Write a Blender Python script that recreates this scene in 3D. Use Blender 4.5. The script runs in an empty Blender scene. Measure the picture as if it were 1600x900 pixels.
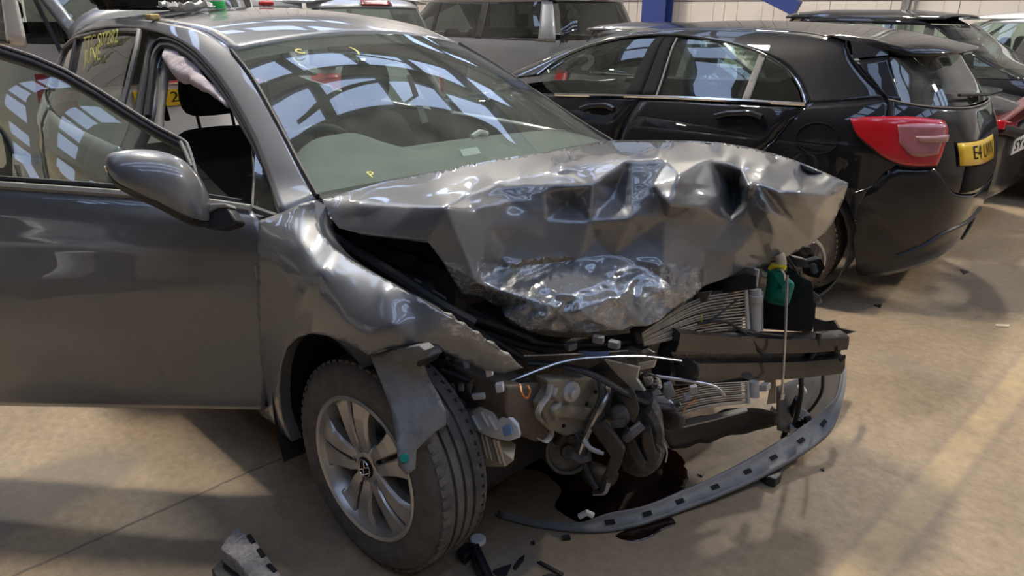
import bpy, bmesh, math, random
import numpy as np
from mathutils import Vector, Matrix, noise
from mathutils.geometry import delaunay_2d_cdt

# ------------------------------------------------------------------ camera
SC = bpy.context.scene
CO = bpy.context.scene.collection
CP = np.array([1.51167, -1.76332, 1.51137])
YAW, PITCH, ROLL, FPX = 2.348031, 0.363990, 0.0075187, 1132.0927
def cam_axes():
    cy, sy, cp, sp = math.cos(YAW), math.sin(YAW), math.cos(PITCH), math.sin(PITCH)
    f = np.array([cy*cp, sy*cp, -sp]); r = np.array([sy, -cy, 0.0]); u = np.cross(r, f)
    c, s = math.cos(ROLL), math.sin(ROLL)
    return np.array([c*r+s*u, -s*r+c*u, f])
AX = cam_axes()
cd = bpy.data.cameras.new('camera'); cam = bpy.data.objects.new('camera', cd); CO.objects.link(cam)
cd.sensor_width = 36; cd.lens = FPX/1600*36; cd.clip_start = 0.02; cd.clip_end = 100
m = Matrix.Identity(4)
for i in range(3):
    m[i][0], m[i][1], m[i][2], m[i][3] = AX[0][i], AX[1][i], -AX[2][i], CP[i]
cam.matrix_world = m; SC.camera = cam

# ------------------------------------------------------------------ world, lights, exposure
W = bpy.data.worlds.new('world'); SC.world = W; W.use_nodes = True
bg = W.node_tree.nodes['Background']; bg.inputs[0].default_value = (0.55, 0.68, 0.95, 1); bg.inputs[1].default_value = 1.0
SC.view_settings.view_transform = 'Standard'; SC.view_settings.look = 'None'
SC.view_settings.exposure = 0.18; SC.view_settings.gamma = 1.0; SC.view_settings.use_curve_mapping = False
SKY_PANE = 3.2          # radiance of the daylit roof panes
LAMP = 400.0             # radiance of the strip lamps
LAMP_Z = 6.2
# x, y of the ceiling strip lamps (built below as ceiling_lamp things)
LAMPS = [(-2.2, .40, 'white strip lamp straight above the grey car'), (-1.7, 7.0, 'white strip lamp above the parked black cars'), (4.6, 7.0, 'white strip lamp between black hatchback and wall'), (-8.0, .6, 'white strip lamp above the white van'), (-8.0, 7.0, 'white strip lamp above the slate people carrier')]

# ------------------------------------------------------------------ helpers
def ray(px, py):
    return CP, AX.T @ np.array([(px-800)/FPX, -(py-450)/FPX, 1.0])
def at(px, py, x=None, y=None, z=None, d=None):
    o, v = ray(px, py)
    t = (x-o[0])/v[0] if x is not None else (y-o[1])/v[1] if y is not None else (z-o[2])/v[2] if z is not None else d
    return o+t*v
def cr(P, n, closed=False):
    """centripetal Catmull-Rom through P, n points spread by arc length"""
    P = np.asarray(P, float)
    if len(P) == 2: return np.linspace(P[0], P[1], n)
    if closed: Q = np.vstack([P[-1], P, P[0], P[1]])
    else: Q = np.vstack([2*P[0]-P[1], P, 2*P[-1]-P[-2]])
    out = []
    for i in range(1, len(Q)-2):
        p0, p1, p2, p3 = Q[i-1:i+3]
        d = [max(np.linalg.norm(b-a), 1e-9)**.5 for a, b in ((p0, p1), (p1, p2), (p2, p3))]
        m1 = (p1-p0)/d[0]-(p2-p0)/(d[0]+d[1])+(p2-p1)/d[1]
        m2 = (p2-p1)/d[1]-(p3-p1)/(d[1]+d[2])+(p3-p2)/d[2]
        m1 *= d[1]; m2 *= d[1]
        t = np.linspace(0, 1, 16, endpoint=False)[:, None]
        out.append((2*t**3-3*t**2+1)*p1+(t**3-2*t**2+t)*m1+(-2*t**3+3*t**2)*p2+(t**3-t**2)*m2)
    out.append(P[:1] if closed else P[-1:])
    return rs(np.vstack(out), n)
def rs(P, n):
    P = np.asarray(P, float)
    s = np.r_[0, np.cumsum(np.linalg.norm(np.diff(P, axis=0), axis=1))]
    t = np.linspace(0, s[-1], n)
    return np.stack([np.interp(t, s, P[:, k]) for k in range(P.shape[1])], 1)
def pchip(xs, ys):
    xs = np.asarray(xs, float); ys = np.asarray(ys, float)
    h = np.diff(xs); dl = np.diff(ys)/h; d = np.zeros(len(xs))
    for i in range(1, len(xs)-1):
        if dl[i-1]*dl[i] > 0:
            w1, w2 = 2*h[i]+h[i-1], h[i]+2*h[i-1]
            d[i] = (w1+w2)/(w1/dl[i-1]+w2/dl[i])
    d[0], d[-1] = dl[0], dl[-1]
    def f(x):
        x = np.clip(np.asarray(x, float), xs[0], xs[-1])
        i = np.clip(np.searchsorted(xs, x)-1, 0, len(h)-1)
        t = (x-xs[i])/h[i]
        return (2*t**3-3*t**2+1)*ys[i]+(t**3-2*t**2+t)*h[i]*d[i]+(-2*t**3+3*t**2)*ys[i+1]+(t**3-t**2)*h[i]*d[i+1]
    return f

def gridf(n, m, wrap=False):
    """faces of a grid stored row by row: m rows of n points"""
    F = []
    for j in range(m-1):
        for i in range(n if wrap else n-1):
            a = j*n+i; b = j*n+(i+1) % n
            F.append((a, b, b+n, a+n))
    return F
def rawmesh(name, V, F, mat, smooth=True):
    me = bpy.data.meshes.new(name)
    me.from_pydata([tuple(map(float, v)) for v in V], [], [tuple(map(int, f)) for f in F])
    for mm in (mat if isinstance(mat, (list, tuple)) else [mat]): me.materials.append(mm)
    if smooth: me.polygons.foreach_set('use_smooth', [True]*len(me.polygons))
    me.update()
    return me
def link(name, me, parent=None):
    o = bpy.data.objects.new(name, me); CO.objects.link(o)
    if parent is not None:
        o.parent = parent
        o.matrix_parent_inverse = WORLDINV.get(parent.name, Matrix.Identity(4))
    return o
WORLDINV = {}
def empty(name, loc, label, cat, group=None, rotz=0.0, world=True):
    """thing root; world=True means that its parts are given in world coordinates"""
    o = bpy.data.objects.new(name, None); CO.objects.link(o)
    o.empty_display_size = 0.2
    o.location = loc; o.rotation_euler = (0, 0, rotz)
    o['label'] = label; o['category'] = cat
    if group: o['group'] = group
    M = Matrix.Translation(Vector(loc)) @ Matrix.Rotation(rotz, 4, 'Z')
    if world: WORLDINV[o.name] = M.inverted()
    return o
def tag(o, label, cat, group=None):
    o['label'] = label; o['category'] = cat
    if group: o['group'] = group
    return o
def setorigin(o):
    """move a top-level mesh's origin to the bottom centre of its geometry"""
    me = o.data; n = len(me.vertices); co = np.empty(n*3); me.vertices.foreach_get('co', co); co = co.reshape(-1, 3)
    c = np.array([(co[:, 0].min()+co[:, 0].max())/2, (co[:, 1].min()+co[:, 1].max())/2, co[:, 2].min()])
    me.vertices.foreach_set('co', (co-c).ravel()); me.update(); o.location = Vector(c)
    return o
def mesh(name, V, F, mat, parent=None, smooth=True, thick=0.0, bevel=0.0, sub=0, toward=None):
    V = np.asarray(V, float)
    if toward is not None:
        # orient faces so that the mean normal looks at `toward`
        f = np.array([list(q[:3]) for q in F]); a, b, c = V[f[:, 0]], V[f[:, 1]], V[f[:, 2]]
        nn = np.cross(b-a, c-a)
        if (nn*(np.asarray(toward)-a)).sum() < 0: F = [tuple(reversed(q)) for q in F]
    o = link(name, rawmesh(name, V, F, mat, smooth), parent)
    if thick:
        md = o.modifiers.new('solid', 'SOLIDIFY'); md.thickness = thick; md.offset = -1
    if bevel:
        md = o.modifiers.new('bevel', 'BEVEL'); md.width = bevel; md.segments = 2; md.limit_method = 'ANGLE'
    if sub:
        md = o.modifiers.new('sub', 'SUBSURF'); md.levels = sub; md.render_levels = sub
    return o
class MB:
    """collects simple solids into one mesh"""
    def __init__(s): s.V = []; s.F = []; s.n = 0
    def add(s, V, F):
        V = [tuple(v) for v in V]
        s.V += V; s.F += [tuple(i+s.n for i in f) for f in F]; s.n += len(V); return s
    def box(s, c, size, R=None):
        c = np.asarray(c, float); h = np.asarray(size, float)/2
        v = np.array([(x, y, z) for z in (-1, 1) for y in (-1, 1) for x in (-1, 1)])*h
        if R is not None: v = v @ np.asarray(R).T
        return s.add(v+c, [(0, 2, 3, 1), (4, 5, 7, 6), (0, 1, 5, 4), (2, 6, 7, 3), (0, 4, 6, 2), (1, 3, 7, 5)])
    def tube(s, P, r, k=8, closed=False, cap=True, n=None, flat=1.0):
        P = np.asarray(P, float)
        if n: P = cr(P, n, closed)
        N = len(P); T = np.gradient(P, axis=0)
        if closed: T = np.roll(P, -1, 0)-np.roll(P, 1, 0)
        T /= np.linalg.norm(T, axis=1)[:, None]+1e-12
        r = np.broadcast_to(np.asarray(r, float), (N,))
        u = np.cross(T[0], (0, 0, 1.0)); u = u if np.linalg.norm(u) > 1e-3 else np.array([1.0, 0, 0])
        V = []
        for i in range(N):
            u = u-T[i]*(u@T[i]); u /= np.linalg.norm(u)+1e-12; w = np.cross(T[i], u)
            for q in range(k):
                a = 2*math.pi*q/k; V.append(P[i]+r[i]*(math.cos(a)*u+flat*math.sin(a)*w))
        F = gridf(k, N, True)
        if closed: F += [((N-1)*k+i, (N-1)*k+(i+1) % k, (i+1) % k, i) for i in range(k)]
        elif cap: F += [tuple(range(k))[::-1], tuple(range((N-1)*k, N*k))]
        return s.add(V, F)
    def lathe(s, prof, c, axis, k=32, up=None):
        """prof: (radius, along axis)"""
        axis = np.asarray(axis, float); axis /= np.linalg.norm(axis)
        u = np.cross(axis, (0, 0, 1.0)); u = u if np.linalg.norm(u) > 1e-3 else np.array([1.0, 0, 0]); u /= np.linalg.norm(u); w = np.cross(axis, u)
        V = []
        for r, h in prof:
            for q in range(k):
                a = 2*math.pi*q/k; V.append(np.asarray(c)+axis*h+r*(math.cos(a)*u+math.sin(a)*w))
        return s.add(V, gridf(k, len(prof), True))
    def disc(s, c, axis, r, k=24, h=0.0):
        return s.lathe([(1e-4, h), (r, h), (r, 0), (1e-4, 0)] if h else [(1e-4, 0), (r, 0)], c, axis, k)
    def prism(s, poly, d):
        """closed polygon of 3D points pushed along vector d"""
        poly = np.asarray(poly, float); n = len(poly); d = np.asarray(d, float)
        return s.add(np.vstack([poly, poly+d]), [tuple(range(n)), tuple(range(2*n-1, n-1, -1))]+[(i, i+n, (i+1) % n+n, (i+1) % n) for i in range(n)])
    def build(s, name, mat, parent=None, smooth=False, bevel=0.0, sub=0):
        me = rawmesh(name, s.V, s.F, mat, smooth)
        bm = bmesh.new(); bm.from_mesh(me); bmesh.ops.recalc_face_normals(bm, faces=bm.faces); bm.to_mesh(me); bm.free()
        if smooth: me.set_sharp_from_angle(angle=math.radians(40))
        o = link(name, me, parent)
        if bevel:
            md = o.modifiers.new('bevel', 'BEVEL'); md.width = bevel; md.segments = 2; md.limit_method = 'ANGLE'
        if sub:
            md = o.modifiers.new('sub', 'SUBSURF'); md.levels = sub; md.render_levels = sub
        return o
def Rz(a): return np.array([[math.cos(a), -math.sin(a), 0], [math.sin(a), math.cos(a), 0], [0, 0, 1]])
def Rx(a): return np.array([[1, 0, 0], [0, math.cos(a), -math.sin(a)], [0, math.sin(a), math.cos(a)]])
def Ry(a): return np.array([[math.cos(a), 0, math.sin(a)], [0, 1, 0], [-math.sin(a), 0, math.cos(a)]])

# ------------------------------------------------------------------ materials
def nmat(name):
    m = bpy.data.materials.new(name); m.use_nodes = True
    nt = m.node_tree; b = nt.nodes['Principled BSDF']
    return m, nt, b
def mat(name, col, rough=0.5, metal=0.0, coat=0.0, vary=0.0, scale=8.0, bump=0.0, bscale=60.0, spec=0.5, col2=None, emit=None, estr=0.0, coatr=0.03, trans=0.0, rvary=0.0):
    m, nt, b = nmat(name)
    b.inputs['Base Color'].default_value = (*col, 1); b.inputs['Roughness'].default_value = rough
    b.inputs['Metallic'].default_value = metal; b.inputs['Coat Weight'].default_value = coat; b.inputs['Coat Roughness'].default_value = coatr
    b.inputs['Specular IOR Level'].default_value = spec
    if trans: b.inputs['Transmission Weight'].default_value = trans
    if emit: b.inputs['Emission Color'].default_value = (*emit, 1); b.inputs['Emission Strength'].default_value = estr
    tc = nt.nodes.new('ShaderNodeTexCoord')
    if vary or col2 or rvary:
        n = nt.nodes.new('ShaderNodeTexNoise'); n.inputs['Scale'].default_value = scale; n.inputs['Detail'].default_value = 8; n.inputs['Roughness'].default_value = .65
        nt.links.new(tc.outputs['Object'], n.inputs['Vector'])
        if vary or col2:
            r = nt.nodes.new('ShaderNodeValToRGB'); r.color_ramp.elements[0].position = .32; r.color_ramp.elements[1].position = .68
            c2 = col2 if col2 else tuple(min(1, c*(1+vary)) for c in col); c1 = col if col2 else tuple(c*(1-vary) for c in col)
            r.color_ramp.elements[0].color = (*c1, 1); r.color_ramp.elements[1].color = (*c2, 1)
            nt.links.new(n.outputs['Fac'], r.inputs[0]); nt.links.new(r.outputs[0], b.inputs['Base Color'])
        if rvary:
            mr = nt.nodes.new('ShaderNodeMapRange'); mr.inputs[1].default_value = .3; mr.inputs[2].default_value = .7
            mr.inputs[3].default_value = max(0, rough-rvary); mr.inputs[4].default_value = min(1, rough+rvary)
            nt.links.new(n.outputs['Fac'], mr.inputs[0]); nt.links.new(mr.outputs[0], b.inputs['Roughness'])
    if bump:
        n2 = nt.nodes.new('ShaderNodeTexNoise'); n2.inputs['Scale'].default_value = bscale; n2.inputs['Detail'].default_value = 6
        nt.links.new(tc.outputs['Object'], n2.inputs['Vector'])
        bp = nt.nodes.new('ShaderNodeBump'); bp.inputs['Strength'].default_value = bump; bp.inputs['Distance'].default_value = .01
        nt.links.new(n2.outputs['Fac'], bp.inputs['Height']); nt.links.new(bp.outputs[0], b.inputs['Normal'])
    return m
def glassmat(name, tint=(.8, .88, .84), dust=0.06, f0=0.08, dustcol=(.55, .6, .55)):
    m = bpy.data.materials.new(name); m.use_nodes = True; nt = m.node_tree; nt.nodes.clear()
    N = nt.nodes.new; L = nt.links.new
    out = N('ShaderNodeOutputMaterial'); tr = N('ShaderNodeBsdfTransparent'); gl = N('ShaderNodeBsdfGlossy'); df = N('ShaderNodeBsdfDiffuse')
    tr.inputs[0].default_value = (*tint, 1); gl.inputs['Roughness'].default_value = 0.01; df.inputs[0].default_value = (*dustcol, 1)
    lw = N('ShaderNodeLayerWeight'); lw.inputs[0].default_value = .5
    pw = N('ShaderNodeMath'); pw.operation = 'POWER'; pw.inputs[1].default_value = 4.0; L(lw.outputs['Facing'], pw.inputs[0])
    mr = N('ShaderNodeMapRange'); mr.inputs[3].default_value = f0; mr.inputs[4].default_value = 1.0; L(pw.outputs[0], mr.inputs[0])
    mx1 = N('ShaderNodeMixShader'); tc = N('ShaderNodeTexCoord'); nz = N('ShaderNodeTexNoise'); nz.inputs['Scale'].default_value = 9; nz.inputs['Detail'].default_value = 9
    L(tc.outputs['Object'], nz.inputs['Vector'])
    dm = N('ShaderNodeMapRange'); dm.inputs[1].default_value = .3; dm.inputs[2].default_value = .75; dm.inputs[3].default_value = dust*.6; dm.inputs[4].default_value = dust*1.6
    L(nz.outputs['Fac'], dm.inputs[0]); L(dm.outputs[0], mx1.inputs[0]); L(tr.outputs[0], mx1.inputs[1]); L(df.outputs[0], mx1.inputs[2])
    mx2 = N('ShaderNodeMixShader'); L(mr.outputs[0], mx2.inputs[0]); L(mx1.outputs[0], mx2.inputs[1]); L(gl.outputs[0], mx2.inputs[2])
    L(mx2.outputs[0], out.inputs[0])
    return m

M = {}
M['golf'] = mat('grey_car_paint', (.158, .164, .172), .42, .40, 1.0, vary=.05, scale=30, coatr=.015)
M['golf'].node_tree.nodes['Principled BSDF'].inputs['Coat IOR'].default_value = 1.6
def scraped():
    """lightened grey paint with fine pale scuffs and bare spots"""
    m, nt, b = nmat('scraped_grey_paint'); N = nt.nodes.new; L = nt.links.new
    tc = N('ShaderNodeTexCoord'); n1 = N('ShaderNodeTexNoise'); n1.inputs['Scale'].default_value = 38; n1.inputs['Detail'].default_value = 10; n1.inputs['Roughness'].default_value = .75; n1.inputs['Distortion'].default_value = 1.5
    mp = N('ShaderNodeMapping'); mp.inputs['Scale'].default_value = (1, .45, 1); L(tc.outputs['Object'], mp.inputs[0]); L(mp.outputs[0], n1.inputs['Vector'])
    n2 = N('ShaderNodeTexNoise'); n2.inputs['Scale'].default_value = 7; n2.inputs['Detail'].default_value = 4; L(tc.outputs['Object'], n2.inputs['Vector'])
    ad = N('ShaderNodeMath'); ad.operation = 'MULTIPLY_ADD'; ad.inputs[1].default_value = .55; L(n2.outputs['Fac'], ad.inputs[0]); L(n1.outputs['Fac'], ad.inputs[2])
    r = N('ShaderNodeValToRGB'); r.color_ramp.elements[0].position = .80; r.color_ramp.elements[1].position = .98; L(ad.outputs[0], r.inputs[0])
    mx = N('ShaderNodeMix'); mx.data_type = 'RGBA'; mx.inputs[6].default_value = (.24, .248, .26, 1); mx.inputs[7].default_value = (.62, .62, .60, 1); L(r.outputs[0], mx.inputs[0]); L(mx.outputs[2], b.inputs['Base Color'])  # ground colour lightened to brighten the lower bonnet flap; scuffs on top
    mr = N('ShaderNodeMapRange'); mr.inputs[3].default_value = .22; mr.inputs[4].default_value = .5; L(r.outputs[0], mr.inputs[0]); L(mr.outputs[0], b.inputs['Roughness'])
    b.inputs['Metallic'].default_value = .45; b.inputs['Coat Weight'].default_value = .8; b.inputs['Coat Roughness'].default_value = .04; b.inputs['Coat IOR'].default_value = 1.6
    return m
M['golf_scraped'] = scraped()
M['black_car'] = mat('black_car_paint', (.007, .008, .011), .45, .0, 1.0, vary=.3, scale=20, coatr=.012, spec=.15)
M['black_dusty'] = mat('dusty_black_paint', (.014, .015, .018), .4, .0, .8, vary=.3, scale=12, coatr=.06)
M['white_car'] = mat('white_car_paint', (.72, .73, .74), .35, .0, 1.0, vary=.02)
M['silver_car'] = mat('silver_car_paint', (.52, .54, .57), .35, .6, 1.0, vary=.04)
M['mpv_car'] = mat('slate_car_paint', (.20, .205, .225), .35, .5, 1.0, vary=.05)
M['plastic'] = mat('black_plastic', (.018, .018, .019), .45, 0, 0, vary=.3, scale=14, bump=.1, bscale=200)
M['plastic_soft'] = mat('soft_black_plastic', (.012, .012, .013), .7, 0, 0, vary=.25, scale=20)
M['plastic_grey'] = mat('dusty_grey_plastic', (.10, .10, .102), .5, 0, 0, scale=11, col2=(.20, .198, .195), rvary=.12, bump=.15, bscale=90)
M['rubber'] = mat('tyre_rubber', (.055, .052, .049), .75, 0, 0, scale=18, col2=(.115, .105, .096), bump=.25, bscale=120)
M['rubber_brown'] = mat('dusty_tyre_rubber', (.10, .08, .062), .8, 0, 0, scale=25, col2=(.17, .13, .09), bump=.3, bscale=90)
M['seal'] = mat('rubber_seal', (.012, .012, .013), .55)
M['alloy'] = mat('alloy_silver', (.50, .48, .46), .33, .75, .3, vary=.08, scale=25)
M['alloy_dark'] = mat('dark_alloy', (.10, .10, .10), .45, .6)
M['disc'] = mat('brake_disc', (.20, .19, .18), .4, .8, vary=.2)
M['chrome'] = mat('satin_chrome', (.78, .78, .78), .16, 1.0)
M['steel'] = mat('bare_steel', (.55, .56, .57), .3, .95, vary=.15, scale=20)
M['glass'] = glassmat('windscreen_glass', (.74, .84, .79), .085, .10)
M['glass_side'] = glassmat('side_glass', (.70, .80, .75), .03, .10)
M['glass_dark'] = glassmat('privacy_glass', (.18, .20, .20), .02, .08)
M['glass_rear'] = glassmat('rear_glass', (.30, .35, .33), .10, .08)
M['fabric'] = mat('black_seat_fabric', (.011, .011, .013), .9, bump=.3, bscale=400)
M['trim_grey'] = mat('grey_pillar_trim', (.26, .25, .23), .8, vary=.05)
M['headliner'] = mat('pale_headliner', (.42, .41, .38), .9)
M['dash'] = mat('dashboard_plastic', (.20, .205, .195), .75, vary=.15, scale=6, bump=.2, bscale=300)
M['airbag'] = mat('airbag_nylon', (.62, .54, .56), .85, vary=.04, scale=12, bump=.6, bscale=26)
M['white_plastic'] = mat('white_plastic', (.74, .75, .74), .4, vary=.05)
M['cream_plastic'] = mat('cream_plastic', (.62, .54, .40), .6, scale=30, col2=(.50, .42, .30))
M['red_lens'] = mat('red_tail_lens', (.50, .012, .02), .18, 0, 1.0, vary=.1)
M['lens_band'] = mat('pinkish_lens_band', (.42, .20, .17), .15, 0, 1.0)
M['red_lens_pale'] = mat('pale_tail_lens', (.38, .13, .15), .15, 0, 1.0, vary=.15, scale=12)
M['red_dark'] = mat('dark_red_lens', (.16, .01, .012), .2, 0, 1.0)
M['yellow_plate'] = mat('yellow_number_plate', (.78, .50, .015), .4, 0, .4)
M['white_plate'] = mat('white_number_plate', (.78, .79, .78), .4, 0, .4)
M['ink'] = mat('black_lettering', (.008, .008, .009), .75, spec=.2)
M['marker'] = mat('yellow_marker_ink', (.78, .74, .22), .7)
M['lamp_glass'] = mat('clear_lamp_glass', (.6, .62, .64), .08, .3, 1.0)
M['green_tank'] = mat('green_coolant_tank', (.004, .24, .165), .28, 0, .6, vary=.12, scale=20)
M['yellow_tag'] = mat('yellow_label', (.74, .60, .03), .45, vary=.1, scale=30)
M['fin'] = mat('radiator_fins', (.40, .37, .32), .5, .6, vary=.2, scale=40)
M['tank_grey'] = mat('grey_radiator_tank', (.42, .41, .39), .5, 0, vary=.08)
M['beam'] = mat('black_painted_steel', (.022, .021, .02), .25, .2, .8, scale=7, col2=(.045, .042, .038), rvary=.08, coatr=.1)
M['rail_beige'] = mat('bare_primer_steel', (.30, .27, .21), .5, .2, scale=16, col2=(.17, .15, .125), rvary=.1)
M['rail_brown'] = mat('dirty_primer_steel', (.075, .06, .05), .55, .2, scale=12, col2=(.14, .112, .09))
M['torn'] = mat('torn_primer_edge', (.36, .33, .27), .6, .1, scale=40, col2=(.20, .18, .15))
M['engine'] = mat('dirty_cast_metal', (.06, .057, .053), .5, .4, scale=30, col2=(.16, .15, .135), bump=.4, bscale=60)
M['hose'] = mat('black_hose', (.013, .013, .014), .5)
M['copper'] = mat('copper_wire', (.55, .25, .10), .4, .8)
M['foam'] = mat('grey_pressed_foam', (.17, .16, .155), .9, scale=45, col2=(.36, .34, .33), bump=.8, bscale=140)
M['bag'] = mat('black_bin_bag', (.006, .006, .007), .42, spec=.25)
M['paper'] = mat('white_paper_towel', (.80, .78, .75), .9, bump=.12, bscale=25)
M['green_tape'] = mat('green_tape', (.02, .50, .10), .45)
M['sponge'] = mat('tan_sponge', (.52, .40, .17), .9, bump=.5, bscale=80)
M['red_plastic'] = mat('red_plastic', (.55, .03, .03), .4)
M['blue_steel'] = mat('blue_painted_steel', (.022, .045, .20), .45, vary=.08)
M['cladding'] = mat('pale_wall_cladding', (.60, .57, .53), .6, vary=.03, scale=3)
M['cladding_dark'] = mat('grey_wall_cladding', (.30, .29, .29), .6, vary=.05, scale=3)
M['roof_sheet'] = mat('grey_roof_sheeting', (.42, .42, .42), .7, vary=.06, scale=2)
M['roof_steel'] = mat('dark_roof_steel', (.05, .055, .065), .6)
M['pane'] = mat('daylit_roof_pane', (.8, .8, .8), .5, emit=(.47, .64, 1.0), estr=SKY_PANE)
M['led'] = mat('strip_lamp_diffuser', (.9, .9, .9), .5, emit=(1.0, .90, .76), estr=LAMP)
M['fluid'] = mat('dark_red_fluid', (.012, .004, .003), .04, 0, 0, spec=.6)
M['blue_film'] = mat('blue_plastic_film', (.25, .38, .70), .3)

def floor_material():
    m, nt, b = nmat('worn_concrete'); N = nt.nodes.new; L = nt.links.new
    g = N('ShaderNodeNewGeometry'); sep = N('ShaderNodeSeparateXYZ'); L(g.outputs['Position'], sep.inputs[0])
    def noise_(sc, det=8, st=None, dist=0.0):
        n = N('ShaderNodeTexNoise'); n.inputs['Scale'].default_value = sc; n.inputs['Detail'].default_value = det; n.inputs['Roughness'].default_value = .65; n.inputs['Distortion'].default_value = dist
        if st:
            mp = N('ShaderNodeMapping'); mp.inputs['Scale'].default_value = st; L(g.outputs['Position'], mp.inputs[0]); L(mp.outputs[0], n.inputs['Vector'])
        else: L(g.outputs['Position'], n.inputs['Vector'])
        return n.outputs['Fac']
    def ramp(fac, c0, c1, p0=.3, p1=.7):
        r = N('ShaderNodeValToRGB'); r.color_ramp.elements[0].position = p0; r.color_ramp.elements[1].position = p1
        r.color_ramp.elements[0].color = (*c0, 1); r.color_ramp.elements[1].color = (*c1, 1); L(fac, r.inputs[0]); return r.outputs[0]
    def mix(fac, a, bb, mode='MIX'):
        x = N('ShaderNodeMix'); x.data_type = 'RGBA'; x.blend_type = mode
        if isinstance(fac, float): x.inputs[0].default_value = fac
        else: L(fac, x.inputs[0])
        for s, v in ((6, a), (7, bb)):
            if isinstance(v, tuple): x.inputs[s].default_value = (*v, 1)
            else: L(v, x.inputs[s])
        return x.outputs[2]
    def mth(op, a, bb=None, c=None):
        x = N('ShaderNodeMath'); x.operation = op
        for i, v in enumerate((a, bb, c)):
            if v is None: continue
            if isinstance(v, (int, float)): x.inputs[i].default_value = v
            else: L(v, x.inputs[i])
        return x.outputs[0]
    base = ramp(noise_(1.1, 9, None, .4), (.27, .195, .12), (.46, .345, .215), .32, .68)
    fine = noise_(28, 10); base = mix(.55, base, ramp(fine, (.52, .50, .48), (1.15, 1.15, 1.15), .30, .66), 'MULTIPLY')
    grey = ramp(noise_(.55, 7, None, .8), (0, 0, 0), (1, 1, 1), .50, .66); base = mix(mth('MULTIPLY', grey, .45), base, (.30, .27, .225))
    # scratchy drag marks
    scr = ramp(noise_(2.2, 9, (1.2, 9, 1), .6), (0, 0, 0), (1, 1, 1), .60, .72); base = mix(mth('MULTIPLY', scr, .55), base, (.17, .135, .10))
    scr2 = ramp(noise_(3.2, 9, (6, 1.0, 1), .9), (0, 0, 0), (1, 1, 1), .64, .74); base = mix(mth('MULTIPLY', scr2, .40), base, (.20, .16, .11))
    speck = ramp(noise_(75, 3), (0, 0, 0), (1, 1, 1), .70, .76); base = mix(mth('MULTIPLY', speck, .5), base, (.10, .08, .065))
    # black car's cast shadow painted into the floor; two darker patches on the left
    def patch(cx, cy, rx, ry, nz=.8, s=3.0):
        dx = mth('DIVIDE', mth('SUBTRACT', sep.outputs[0], cx), rx); dy = mth('DIVIDE', mth('SUBTRACT', sep.outputs[1], cy), ry)
        d = mth('SQRT', mth('ADD', mth('MULTIPLY', dx, dx), mth('MULTIPLY', dy, dy)))
        d = mth('ADD', d, mth('MULTIPLY', mth('SUBTRACT', noise_(s, 8, None, .6), .5), nz*2))
        return ramp(d, (1, 1, 1), (0, 0, 0), .75, 1.05)
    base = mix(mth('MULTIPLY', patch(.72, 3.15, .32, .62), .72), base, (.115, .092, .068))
    base = mix(mth('MULTIPLY', patch(-1.02, -1.62, .20, .62, .5), .55), base, (.15, .13, .105))
    base = mix(mth('MULTIPLY', patch(-.32, -1.15, .35, .5, .6), .35), base, (.16, .135, .105))
    base = mix(mth('MULTIPLY', patch(.25, -.05, .55, .75, .6), .45), base, (.13, .10, .075))
    # worn yellow line along y
    wob = mth('MULTIPLY', mth('SUBTRACT', noise_(5, 6), .5), .03)
    dl = mth('ABSOLUTE', mth('ADD', mth('SUBTRACT', sep.outputs[0], mth('ADD', 1.062, mth('MULTIPLY', sep.outputs[1], .026))), wob))
    line = ramp(dl, (1, 1, 1), (0, 0, 0), .040, .060)
    wear = ramp(noise_(7, 9, None, .5), (.15, .15, .15), (1, 1, 1), .34, .66)
    base = mix(mth('MULTIPLY', mth('MULTIPLY', line, wear), .70), base, (.50, .37, .185))
    edge = ramp(mth('ABSOLUTE', mth('SUBTRACT', dl, .07)), (1, 1, 1), (0, 0, 0), .0, .02)
    base = mix(mth('MULTIPLY', edge, .30), base, (.19, .15, .11))
    # slab joint along y
    wob2 = mth('MULTIPLY', mth('SUBTRACT', noise_(7, 9), .5), .025)
    dj = mth('ABSOLUTE', mth('ADD', mth('SUBTRACT', sep.outputs[0], -.640), wob2))
    joint = ramp(dj, (1, 1, 1), (0, 0, 0), .003, .008)
    base = mix(mth('MULTIPLY', joint, .75), base, (.09, .072, .055))
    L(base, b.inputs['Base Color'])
    rr = N('ShaderNodeMapRange'); rr.inputs[3].default_value = .42; rr.inputs[4].default_value = .72; L(noise_(2.5, 8), rr.inputs[0]); L(rr.outputs[0], b.inputs['Roughness'])
    hh = mth('SUBTRACT', mth('ADD', mth('MULTIPLY', fine, .5), noise_(6, 8)), mth('MULTIPLY', joint, 1.2))
    bp = N('ShaderNodeBump'); bp.inputs['Strength'].default_value = .30; bp.inputs['Distance'].default_value = .012; L(hh, bp.inputs['Height']); L(bp.outputs[0], b.inputs['Normal'])
    return m
M['floor'] = floor_material()

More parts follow.
